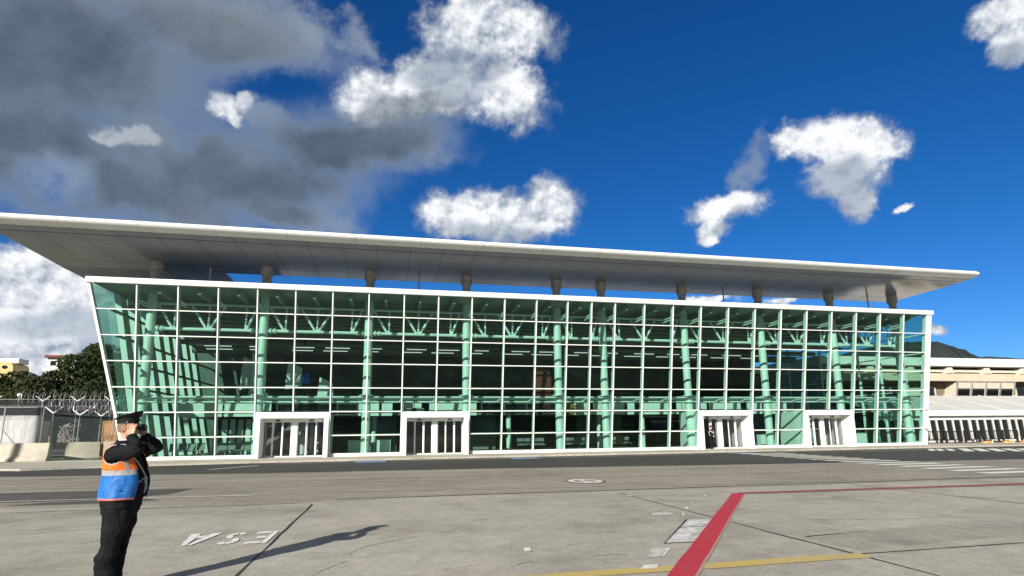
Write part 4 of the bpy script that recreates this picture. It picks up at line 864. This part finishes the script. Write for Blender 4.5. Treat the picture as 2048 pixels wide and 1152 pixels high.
def fence(label, pts, ztop, zsheet, zdark, msheet, arms, zarm):
    t = thing('mesh_fence', label, 'fence', (*pts[0], 0)); n = len(pts)
    for (x0, y0), (x1, y1) in zip(pts, pts[1:]):
        d = Vector((x1 - x0, y1 - y0, 0)).normalized(); nn = Vector((d.y, -d.x, 0)) * .006; n_ = 6; rows = []
        b = MB(); p0, p1 = Vector((x0, y0, 0)), Vector((x1, y1, 0))
        for s in (1, -1): rows.append([[p0.lerp(p1, k / n_) + nn * s + Vector((0, 0, z)) + (nn.normalized() * .03 * math.sin(k * 1.9 + z) if 0 < k < n_ else Vector()) for k in range(n_ + 1)] for z in (zsheet[0], (zsheet[0] + zsheet[1]) / 2, zsheet[1])])
        b.loft(rows[0], cap=False, closed=False); b.build('fence_sheet', msheet, t)
        if zdark:
            b = MB(); b.loft([[p0 + Vector((0, 0, z)), p1 + Vector((0, 0, z))] for z in zdark], cap=False, closed=False); b.build('fence_mesh', M['darkmesh'], t)
        b = MB()
        for z in (zsheet[1], ztop - .02): b.tube([p0 + Vector((0, 0, z)), p1 + Vector((0, 0, z))], .022, 6)
        b.build('rail', M['steel'], t)
    for i, (x, y) in enumerate(pts):
        b = MB(); b.tube([(x, y, 0), (x, y, zarm)], .042, 8); po = b.build('post', M['steel'], t)
        if arms:
            for s in (-1, 1):
                b = MB(); b.tube([(x, y, zarm - .02), (x + s * arms, y, zarm + arms * .78)], [.045, .035], 6); b.build('arm', M['white'], po)
        if i % 2 == 0 and i + 1 < n:
            b = MB(); d = Vector((pts[i + 1][0] - x, pts[i + 1][1] - y, 0)).normalized() * 1.0; b.tube([(x, y, 2.1), (x + d.x, y + d.y, .9)], .03, 6); b.build('brace', M['steel'], t)
    return t
fence('front mesh fence with pale sheeting above the sunlit concrete barrier', [(-14, 3.0), (-11, 3.0), (-8.9, 3.05), (-6.75, 3.1)], 3.55, (1.0, 2.98), (2.98, 3.5), M['sheet'], 0, 3.55)
fence('side mesh fence with bright Y shaped arms running back to the hall', [(-6.6, 3.9), (-7.15, 8.4), (-6.9, 11.0), (-6.35, 14.6), (-5.6, 19)], 3.2, (.9, 2.92), (2.92, 3.2), M['mesh'], .50, 3.2)
fb_ = fence('farther dark mesh fence with Y arms and coiled razor wire on top', [(-24, 17.5), (-18.2, 17.6), (-14.6, 17.8), (-12.0, 18.0), (-9.4, 18.2), (-6.6, 18.4)], 4.9, (3.2, 4.3), (0.2, 4.8), M['darkmesh'], .55, 4.75)
b = MB()   # razor wire coil along the far fence
def coil(b, p, q, r, turns, wr):
    p, q = Vector(p), Vector(q); d = q - p; n = turns * 12; pts = []
    for i in range(n + 1):
        a = i / 12 * 2 * math.pi; k = 1 + .14 * math.sin(i * .37)
        pts.append(p + d * (i / n) + Vector((.35 * math.sin(a * .5), math.cos(a) * r * k, math.sin(a) * r * k)))
    b.tube(pts, wr, 4)
coil(b, (-16.5, 17.9, 4.95), (-6.4, 18.4, 5.05), .62, 26, .022); coil(b, (-8.2, 9, 3.6), (-5.4, 15.5, 3.75), .45, 16, .018); coil(b, (-14, 17.4, 4.3), (-6.2, 17.6, 4.4), .5, 18, .020)
b.build('razor_wire', M['steel'], fb_)
t = thing('utility_box', 'small white and blue box on top of the fence beside the glass corner', 'box', (-5.0, 8, 0))
x, y = -4.55, 7.6
b = MB(); b.box(x - .19, x + .19, y - .1, y + .1, 3.82, 4.28); b.build('housing', M['white'], t, bevel=.03); b = MB(); b.box(x - .17, x + .17, y - .11, y + .09, 3.55, 3.80); b.build('lower_panel', M['blue'], t)
b = MB(); b.tube([(x, y, 0), (x, y, 3.6)], .04, 8); b.build('pole', M['steel'], t)
# stacked goods and a cabin behind the mesh
crm = mat('orange_plywood', (.55, .30, .14), .8, var=.15, scale=3.)
def crate(x, y, z, w, h, lab, g='orange crates behind the mesh fence'):
    t = thing('wooden_crate', lab, 'crate', (x, y, z), g); b = MB(); b.box(x, x + w, y, y + 1, z, z + h); b.build('panel', crm, t)
    b = MB()
    for zz in (z + .05, z + h - .15): b.box(x - .03, x + w + .03, y - .03, y - .002, zz, zz + .1)
    for xx in (x, x + w - .1): b.box(xx, xx + .1, y - .03, y - .002, z + .151, z + h - .151)
    b.build('batten', mat('batten_wood', (.40, .24, .12), .8), t)
crate(-8.0, 14.0, 0, 2.0, 1.5, 'lower orange crate seen through the mesh fence'); crate(-8.05, 14.0, 1.52, 2.0, 1.35, 'upper orange crate of the stack seen through the mesh fence')
t = thing('site_cabin', 'pale grey cabin with framed window behind the mesh fence by the glass corner', 'cabin', (-4, 16, 0))
b = MB(); b.box(-7.2, -3.6, 20, 23, 0, 2.9); b.build('wall', M['greyroof'], t); b = MB(); b.box(-6.3, -4.5, 19.9, 19.99, .9, 2.2); q = b.build('window', M['darkglass'], t)
b = MB()
for x0, x1, z0, z1 in ((-6.45, -4.35, .8, .9), (-6.45, -4.35, 2.2, 2.3), (-6.45, -6.3, .9, 2.2), (-4.5, -4.35, .9, 2.2), (-5.45, -5.35, .9, 2.2)): b.box(x0, x1, 19.86, 19.98, z0, z1)
b.build('window_frame', M['oldwhite'], q)
t = thing('delivery_container', 'large pale container behind the sheeted fence at far left', 'container', (-12, 9, 0)); b = MB(); b.box(-18.5, -10.6, 9, 11.5, .1, 2.85); b.build('body', M['greyroof'], t)
b = MB()
for k in range(20): b.box(-18.4 + k * .385, -18.2 + k * .385, 8.95, 8.998, .2, 2.75)
b.build('rib', M['steel'], t); b = MB(); b.box(-12.9, -11.1, 8.9, 8.945, 1.3, 2.2); b.build('label_board', M['white'], t)
t = thing('roadside_board', 'dark framed board with white stripes cut by the left photo edge', 'board', (-8.4, -.4, .1))
b = MB(); b.box(-8.68, -8.56, -.5, -.42, .1, 1.42); b.build('post', M['blackmetal'], t); b = MB(); b.box(-9.9, -8.69, -.49, -.43, .35, 1.35); b.build('board_face', M['white'], t)
b = MB()
for k in range(5): b.hexa([(-9.8 + k * .24, -.50, .4), (-9.7 + k * .24, -.50, .4), (-9.7 + k * .24, -.492, .4), (-9.8 + k * .24, -.492, .4), (-9.7 + k * .24, -.50, 1.3), (-9.6 + k * .24, -.50, 1.3), (-9.6 + k * .24, -.492, 1.3), (-9.7 + k * .24, -.492, 1.3)])
b.build('stripe', M['blackmetal'], t)
# lamp mast left of the picture: its shadow falls across barrier and sheeting
t = thing('lamp_mast', 'tall lamp mast standing left of the picture, its shadow crossing the pale barrier', 'lamp mast', (-21.7, -17, 0))
b = MB(); b.tube([(-21.9, -16.8, 0), (-21.9, -16.8, 17)], [.24, .15], 12); b.build('pole', M['steel'], t, smooth=40); b = MB(); b.box(-23, -20.8, -17, -16.6, 17, 17.3); b.build('lamp_head', M['steel'], t)
# ---------------------------------------------------------------- people
M['skin'] = mat('skin', (.52, .30, .21), .5, var=.06, scale=9.)
M['cloth'] = mat('black_uniform_cloth', (.0085, .0085, .011), .85, var=.35, scale=7., bump=.5, bscale=9., spec=.2)
M['cap'] = mat('black_cap_felt', (.010, .012, .012), .7, var=.2, spec=.25)
M['gloss'] = mat('black_patent_leather', (.008, .008, .009), .22, var=.2)
M['hair'] = mat('cropped_hair', (.20, .135, .095), .8, var=.15, scale=40.)
M['orange'] = mat('orange_vest_cloth', (.86, .17, .018), .7, var=.08, scale=6., bump=.35, bscale=8.)
M['vblue'] = mat('blue_vest_cloth', (.012, .15, .50), .6, var=.16, scale=7., bump=.8, bscale=7., stretch=(1.5, 1.5, .5))
M['reflect'] = mat('reflective_tape', (.36, .36, .38), .4, var=.1)
M['pinkhem'] = mat('pink_piping', (.75, .22, .22), .6)
M['shirt'] = mat('white_cloth', (.78, .78, .80), .7)
M['cord'] = mat('grey_cord', (.40, .38, .35), .7)
def cloth_tex(name, size):
    t = bpy.data.textures.new(name, 'CLOUDS'); t.noise_scale = size; t.noise_depth = 2; return t
FOLD = cloth_tex('fold_noise', .13); FOLD2 = cloth_tex('fine_fold_noise', .06)
def remeshed(mb, name, mats, parent, voxel, smooth=3, post=None, fold=0.):
    """fuse overlapping lofts into one continuous skin"""
    me = bpy.data.meshes.new(name); me.from_pydata(mb.v, [], mb.f); bm = bmesh.new(); bm.from_mesh(me); bmesh.ops.recalc_face_normals(bm, faces=bm.faces); bm.to_mesh(me); bm.free()
    o = bpy.data.objects.new(name, me); COL.objects.link(o)
    r = o.modifiers.new('r', 'REMESH'); r.mode = 'VOXEL'; r.voxel_size = voxel; r.use_smooth_shade = True
    if smooth: q = o.modifiers.new('s', 'SMOOTH'); q.iterations = smooth; q.factor = .5
    if fold:
        for tx, k in ((FOLD, 1.), (FOLD2, .45)): q = o.modifiers.new('d', 'DISPLACE'); q.texture = tx; q.strength = fold * k; q.mid_level = .5
    dg_ = bpy.context.evaluated_depsgraph_get(); dg_.update(); ne = bpy.data.meshes.new_from_object(o.evaluated_get(dg_)); o.modifiers.clear(); o.data = ne
    ne.materials.clear()
    for k in (mats if isinstance(mats, list) else [mats]): ne.materials.append(k)
    if post:
        for p in ne.polygons: p.material_index = post(p.center)
    if parent: put(o, parent)
    return o
def ring(c, rx, ry, n=20, sq=1.0):
    out = []
    for i in range(n):
        a = 2 * math.pi * i / n; ca, sa = math.cos(a), math.sin(a)
        out.append((c[0] + rx * math.copysign(abs(ca) ** sq, ca), c[1] + ry * math.copysign(abs(sa) ** sq, sa), c[2]))
    return out
TORSO = [(.855, .005, .172, .205), (.92, .01, .182, .208), (1.02, .02, .192, .205), (1.12, .03, .192, .202), (1.22, .02, .178, .203), (1.32, .0, .162, .210), (1.39, -.015, .148, .212), (1.445, -.022, .130, .192), (1.49, -.028, .106, .150), (1.525, -.028, .078, .098), (1.555, -.022, .066, .074)]
def torso_at(z):
    for a, b_ in zip(TORSO, TORSO[1:]):
        if a[0] <= z <= b_[0]:
            t = (z - a[0]) / (b_[0] - a[0]); return [a[i] + (b_[i] - a[i]) * t for i in range(4)]
    return list(TORSO[0] if z < TORSO[0][0] else TORSO[-1])
def hand(b, wrist, dirv, palmn, curl, side, sc=1.):
    """palm, four fingers of unequal length with knuckle bends, and a thumb leaving the side of the palm"""
    w = Vector(wrist); d = Vector(dirv).normalized(); n = Vector(palmn).normalized(); l = d.cross(n).normalized() * side
    k = w + d * .085 * sc
    b.loft([[tuple(p + l * (rx * math.cos(a)) + n * (rz * math.sin(a))) for a in [2 * math.pi * i / 10 for i in range(10)]] for p, rx, rz in ((w - d * .03 * sc, .026, .022), (w + d * .02 * sc, .034, .018), (w + d * .06 * sc, .042, .017), (k + d * .006, .042, .014))])
    for i, (off, ln) in enumerate(((.031, .066), (.011, .076), (-.010, .070), (-.030, .054))):
        p0 = k + l * off * sc - d * .012; a = curl * (1 + .08 * i); pts = [p0]; cur = d.copy()
        for seg, fr in enumerate((.45, .32, .23)):
            cur = (cur * math.cos(a * (.55, .8, .6)[seg]) + n * math.sin(a * (.55, .8, .6)[seg])).normalized(); pts.append(pts[-1] + cur * ln * fr * sc * 1.15)
        b.tube(pts, [.0098, .0092, .0085, .0068], 8)
    t0 = w + d * .025 * sc + l * .030 * sc; t1 = t0 + (d * .6 + l * .7 + n * .35).normalized() * .042 * sc; t2 = t1 + (d * .9 + l * .15 + n * .5).normalized() * .034 * sc
    b.tube([t0 - l * .012, t0, t1, t2], [.014, .0125, .0105, .008], 8)
HX = -.005   # head centre
def body_parts(b):
    hx = HX
    hp = [(1.545, -.018, .058, .060), (1.585, -.008, .058, .058), (1.60, .012, .072, .060), (1.625, .016, .084, .066), (1.66, .010, .093, .073), (1.70, .004, .098, .077), (1.74, .0, .099, .078), (1.78, -.004, .092, .072), (1.81, -.008, .070, .055), (1.825, -.008, .035, .03)]
    b.loft([ring((hx + c, 0, z), rx, ry) for z, c, rx, ry in hp])
    b.loft([ring((hx + .060, 0, 1.588), .022, .022, 12), ring((hx + .062, 0, 1.602), .036, .030, 12), ring((hx + .060, 0, 1.622), .034, .034, 12)])       # chin
    b.hexa([(hx + .09, -.017, 1.648), (hx + .122, -.012, 1.652), (hx + .122, .012, 1.652), (hx + .09, .017, 1.648), (hx + .085, -.009, 1.705), (hx + .099, -.006, 1.70), (hx + .099, .006, 1.70), (hx + .085, .009, 1.705)])   # nose
    b.tube([(hx + .090, -.026, 1.628), (hx + .100, 0, 1.630), (hx + .090, .026, 1.628)], [.006, .009, .006], 8)      # lips
    for s in (-1, 1):
        b.tube([(hx + .082, s * .050, 1.715), (hx + .097, s * .028, 1.722), (hx + .098, s * .010, 1.716)], [.009, .011, .007], 8)     # brow
        b.tube([(hx - .018, s * .076, 1.640), (hx - .012, s * .083, 1.655), (hx - .022, s * .092, 1.690), (hx - .005, s * .089, 1.704), (hx + .010, s * .081, 1.690), (hx + .004, s * .077, 1.655)], [.006, .008, .008, .008, .007, .005], 8)   # ear rim
        b.ball((hx - .004, s * .077, 1.672), (.012, .008, .022), 10)
    b.loft([ring((c, 0, z), rx - .02, ry - .02) for z, c, rx, ry in TORSO])
    for s in (-1, 1):
        b.tube([(.0, s * .088, .95), (-.012, s * .080, .52), (-.045, s * .077, .30), (-.035, s * .08, .10)], [.075, .045, .040, .034], 10); b.tube([(-.05, s * .083, .05), (.12, s * .087, .03)], [.030, .026], 8)
# the marshal photographing the sky
PX, PY = 12.72, -32.62
man = thing('person', 'man in black uniform, peaked cap and orange and blue vest, hands raised to face', 'person', (PX, PY, 0))
def shoulder(s): return Vector((-.035, s * .192, 1.408))
ARM = {}
for s, eb, wr in ((-1, (.215, -.270, 1.465), (.095, -.120, 1.600)), (1, (.195, .205, 1.475), (.115, .105, 1.605))): ARM[s] = (shoulder(s), Vector(eb), Vector(wr))
b = MB(); body_parts(b)
for s in (-1, 1):
    sh_, e_, w_ = ARM[s]; b.tube([sh_, e_, w_], [.045, .038, .027], 10)
hand(b, ARM[-1][2], (-.10, .22, 1.), (.35, 1., .05), .55, 1); hand(b, ARM[1][2], (-.10, -.22, 1.), (.35, -1., .05), .55, -1)
body = remeshed(b, 'body', M['skin'], man, .0055, 2)
def jacket(b, grow=1.):
    b.loft([ring((c, 0, z), rx, ry, 24) for z, c, rx, ry in TORSO[:-1]])
b = MB(); jacket(b)
for s in (-1, 1):
    sh_, e_, w_ = ARM[s]
    b.ball(tuple(sh_), (.082, .072, .078), 12)
    m1 = sh_.lerp(e_, .5) + Vector((0, 0, -.012)); m2 = e_.lerp(w_, .45) + Vector((.015, 0, .004))
    b.tube([sh_ - (e_ - sh_).normalized() * .04, sh_.lerp(e_, .25), m1, e_ - (e_ - sh_).normalized() * .03, e_ + Vector((.02, 0, .005)), e_.lerp(w_, .2) + Vector((.02, 0, 0)), m2, w_.lerp(e_, .12), w_], [.078, .082, .078, .072, .070, .068, .058, .050, .047], 14)
    b.ball(tuple(e_ + Vector((.005, 0, -.005))), .070, 12)
b.tube([(-.085, -.03, 1.545), (-.088, 0, 1.55), (-.085, .03, 1.545)], .012, 6)
jk = remeshed(b, 'jacket', M['cloth'], man, .008, 3, fold=.032)
b = MB()   # stand-up collar and shirt collar
b.loft([ring((-.022, 0, 1.50), .088, .098, 20), ring((-.020, 0, 1.555), .078, .083, 20), ring((-.020, 0, 1.556), .070, .075, 20), ring((-.022, 0, 1.50), .074, .082, 20)]); b.build('collar', M['cloth'], man, smooth=50)
b = MB(); b.loft([ring((-.016, 0, 1.545), .069, .073, 20), ring((-.014, 0, 1.572), .066, .068, 20), ring((-.014, 0, 1.573), .060, .062, 20), ring((-.016, 0, 1.545), .062, .066, 20)]); b.build('shirt_collar', M['shirt'], man, smooth=50)
b = MB()   # trousers
b.loft([ring((.005, 0, z), rx, ry, 22) for z, rx, ry in ((.93, .160, .190), (.86, .168, .196), (.80, .160, .192), (.76, .12, .15))])
for s in (-1, 1):
    sw = .02 if s < 0 else -.02
    b.loft([ring((x, s * y, z), rx, ry, 18) for z, x, y, rx, ry in ((.86, .005, .088, .130, .096), (.74, .008, .090, .128, .096), (.62, .0, .084, .112, .088), (.53, -.010, .080, .098, .080), (.46, -.026, .078, .097, .080), (.36, -.046, .076, .103, .082), (.26, -.048, .076, .100, .080), (.16, -.042, .078, .094, .078), (.08, -.035, .080, .094, .078), (.045, -.030, .080, .096, .080))])
remeshed(b, 'trousers', M['cloth'], man, .009, 3, fold=.040)
for s in (-1, 1):
    b = MB(); b.loft([ring((x, s * .085, z), rx, ry, 16) for x, z, rx, ry in ((.02, .004, .140, .048), (.02, .03, .142, .050), (.012, .06, .125, .047), (-.03, .085, .08, .042), (-.045, .11, .055, .04))]); b.build('shoe', M['gloss'], man, smooth=60)
# cap
b = MB()
cx0, cz0 = -.012, 1.748
def tilt(p, k=.16): return (p[0], p[1], p[2] + (p[0] - cx0) * k)
b.loft([[tilt(p, k) for p in ring((cx0, 0, z), rx, ry, 26)] for z, rx, ry, k in ((cz0 - .01, .106, .085, .03), (cz0 + .035, .107, .086, .06), (cz0 + .040, .109, .088, .08), (cz0 + .058, .124, .110, .18), (cz0 + .070, .137, .122, .30), (cz0 + .077, .134, .117, .36), (cz0 + .082, .09, .08, .37), (cz0 + .084, .01, .01, .37))])
cap = b.build('cap', M['cap'], man, smooth=50)
b = MB(); b.loft([[(cx0 + .095 + (1 - abs(t) ** 2) * .065 * u, t * .078, cz0 - .004 - .040 * u - .012 * abs(t) ** 2 + dz) for t in [k / 6 - 1 for k in range(13)]] for u, dz in ((0, 0), (.5, .004), (1, 0), (1, -.004), (.5, 0), (0, -.005))], cap=False, closed=False); b.build('visor', M['gloss'], cap, smooth=50)
b = MB(); b.ball((cx0 + .035, -.088, cz0 + .002), .007, 10); b.build('cap_button', M['steel'], cap, smooth=60)
b = MB(); b.loft([ring((-.012, 0, z), rx, ry, 20) for z, rx, ry in ((1.742, .1005, .0795), (1.70, .0995, .0785), (1.67, .094, .0745), (1.645, .085, .068))], cap=False)
b.v = [(x if x < .035 else .035, y * (1 if x < .02 else .99), z) for x, y, z in b.v]; b.build('hair', M['hair'], man, smooth=60)
# vest: open-fronted shell over the jacket with wide armholes
def vest():
    zs = [.945, .965] + [.98 + .0075 * k for k in range(72)]; nphi = 220; b = MB(); idx = {}
    pt = {}
    for i, z in enumerate(zs):
        _, c, rx, ry = torso_at(z); fl = .019 if z < 1.4 else .016; wv = (.008 if z < 1.2 else .003)
        for j in range(nphi + 1):
            ph = math.radians(-180 + 360 * j / nphi); q = 1 + 0 * ph; k = wv * math.sin(5 * ph + z * 9) * (1.3 - z)
            pt[i, j] = Vector((c + (rx + fl + k) * math.cos(ph), (ry + fl + k) * math.sin(ph), z))
    def ok(p, ph):
        if abs(ph) < ((34 if ph < 0 else 13) if p.z < 1.25 else (30 if ph < 0 else 16) + (p.z - 1.25) * 40): return False
        dy = (p.x + .016) / .105; dz = (p.z - 1.415) / .095
        if abs(p.y) > .10 and dy * dy + dz * dz < 1: return False
        if p.z > 1.50 and abs(ph) < 50: return False
        return True
    fs = []
    for i in range(len(zs) - 1):
        for j in range(nphi):
            c = (pt[i, j] + pt[i + 1, j] + pt[i, j + 1] + pt[i + 1, j + 1]) / 4; ph = -180 + 360 * (j + .5) / nphi
            if not ok(c, ph): continue
            z = c.z; a = abs(ph)
            m = 3 if i == 0 else (2 if z < 1.195 else (1 if z < 1.25 else 0))
            if 0 == m and 50 < a < 62 and z < 1.36: m = 1
            dy = (c.x + .016) / .105; dz = (c.z - 1.415) / .095; e = dy * dy + dz * dz
            if m == 0 and abs(c.y) > .10 and e < 1.22: m = 1
            if m == 0 and a > 150 and e < 99 and 168 < a < 176: m = 1
            b.add([pt[i, j], pt[i, j + 1], pt[i + 1, j + 1], pt[i + 1, j]], [(0, 1, 2, 3)], m)
    o = b.build('vest', [M['orange'], M['reflect'], M['vblue'], M['pinkhem']], man)
    bm = bmesh.new(); bm.from_mesh(o.data); bmesh.ops.remove_doubles(bm, verts=bm.verts, dist=.0008); bmesh.ops.recalc_face_normals(bm, faces=bm.faces)
    for f in bm.faces: f.smooth = True
    bm.to_mesh(o.data); bm.free()
    for tx, k in ((cloth_tex('vest_fold', .16), .022), (FOLD2, .010)):
        q = o.modifiers.new('d', 'DISPLACE'); q.texture = tx; q.strength = k; q.mid_level = .35
    s = o.modifiers.new('thick', 'SOLIDIFY'); s.thickness = .006; s.offset = 1
    return o
ve = vest()
b = MB()   # pocket seams and flap on the near side
def vs(ph, z, o=.034):
    _, c, rx, ry = torso_at(z); ph = math.radians(ph); return Vector((c + (rx + o) * math.cos(ph), (ry + o) * math.sin(ph), z))
b.tube([vs(-98, 1.17, .03), vs(-72, 1.165, .03), vs(-40, 1.17, .03)], .0035, 5); b.tube([vs(-98, 1.04, .03), vs(-72, 1.035, .03), vs(-40, 1.045, .03)], .0035, 5); b.tube([vs(-40, 1.17, .03), vs(-39, 1.04, .03)], .003, 5)
b.build('pocket_seam', mat('dark_blue_thread', (.01, .04, .16), .8), ve)
b = MB()   # braided cord and tassel on the chest
b.tube([(.115, -.13, 1.40), (.165, -.085, 1.32), (.195, -.035, 1.24), (.222, -.01, 1.17), (.222, -.02, 1.10)], .009, 6); b.tube([(.222, -.01, 1.17), (.205, -.09, 1.12), (.19, -.14, 1.13)], .008, 6)
b.tube([(.226, -.005, 1.17), (.228, -.005, 1.06), (.222, 0, 1.0)], [.006, .008, .010], 6); b.tube([(.226, .02, 1.16), (.226, .02, 1.03)], [.006, .008], 6); b.build('cord', M['cord'], man, smooth=60)
for ch in man.children:
    if not ch.matrix_parent_inverse == Matrix.Identity(4): ch.matrix_parent_inverse = Matrix.Identity(4)
man.rotation_euler = (0, 0, R(-3))
ph_ = thing('compact_camera', 'small black camera held up to the eyes by the man in the vest', 'camera', (PX, PY, 1.65))
b = MB(); b.box(.128, .150, -.058, .058, 1.655, 1.728); bo = b.build('camera_body', M['black'], ph_, bevel=.006); b = MB(); b.tube([(.151, 0, 1.69), (.178, 0, 1.69)], [.027, .025], 16); le = b.build('lens', M['gloss'], ph_, smooth=40)
for o in (bo, le): o.matrix_parent_inverse = Matrix.Translation((0, 0, -1.65))
ph_.rotation_euler = (0, 0, R(-3))

# ceremonial guard in the third doorway
GX_, GY_ = 39.72, .12
g = thing('person', 'guard in dark uniform with white crossed belt standing in the open third doorway', 'person', (GX_, GY_, .105))
b = MB(); body_parts(b)
GA = {s: (Vector((-.03, s * .195, 1.42)), Vector((.02, s * .27, 1.13)), Vector((.20, s * .06, 1.02))) for s in (-1, 1)}
for s in (-1, 1): b.tube(list(GA[s]), [.045, .038, .027], 8)
hand(b, GA[-1][2], (.5, .8, -.2), (-.6, .4, -.6), .8, 1); hand(b, GA[1][2], (.5, -.8, -.2), (-.6, -.4, -.6), .8, -1)
remeshed(b, 'body', M['skin'], g, .009, 2)
b = MB(); jacket(b)
for s in (-1, 1):
    b.ball(tuple(GA[s][0]), .08, 10); b.tube([GA[s][0], GA[s][0].lerp(GA[s][1], .5), GA[s][1], GA[s][2]], [.075, .07, .062, .045], 10)
b.loft([ring((.0, 0, z), rx, ry, 18) for z, rx, ry in ((.93, .15, .18), (.86, .155, .18), (.78, .12, .15))])
for s in (-1, 1): b.loft([ring((x, s * .1, z), r_, r_, 14) for z, x, r_ in ((.86, .0, .105), (.5, -.01, .085), (.3, -.03, .08), (.05, -.03, .075))])
remeshed(b, 'uniform', M['cloth'], g, .012, 3)
b = MB(); b.tube([vs(-150, 1.46, .012), vs(-60, 1.43, .02), vs(-20, 1.33, .016), vs(10, 1.22, .016), vs(60, 1.06, .016), vs(120, 1.0, .016)], .022, 6); b.tube([vs(150, 1.46, .012), vs(75, 1.44, .02), vs(40, 1.34, .016), vs(20, 1.28, .016)], .02, 6)
b.tube([(.02, -.275, 1.40), (.05, -.325, 1.25), (.06, -.315, 1.12), (.10, -.25, 1.04)], .016, 6); b.build('white_belt', M['shirt'], g, smooth=60)
b = MB(); b.ball((.22, 0, 1.0), (.05, .06, .05), 10); b.build('glove', M['shirt'], g, smooth=60)
b = MB(); b.loft([[tilt(p, k) for p in ring((cx0, 0, z), rx, ry, 18)] for z, rx, ry, k in ((cz0 - .01, .106, .085, .03), (cz0 + .04, .109, .088, .06), (cz0 + .075, .135, .118, .2), (cz0 + .09, .09, .08, .28), (cz0 + .093, .01, .01, .28))]); b.build('cap', M['cap'], g, smooth=50)
for s in (-1, 1):
    b = MB(); b.loft([ring((x, s * .11, z), rx, ry, 12) for x, z, rx, ry in ((.02, .004, .140, .048), (.012, .05, .125, .047), (-.03, .09, .07, .042))]); b.build('shoe', M['gloss'], g, smooth=60)
for ch in g.children: ch.matrix_parent_inverse = Matrix.Identity(4)
g.rotation_euler = (0, 0, R(-70)); g.scale = (.96, .96, .96)
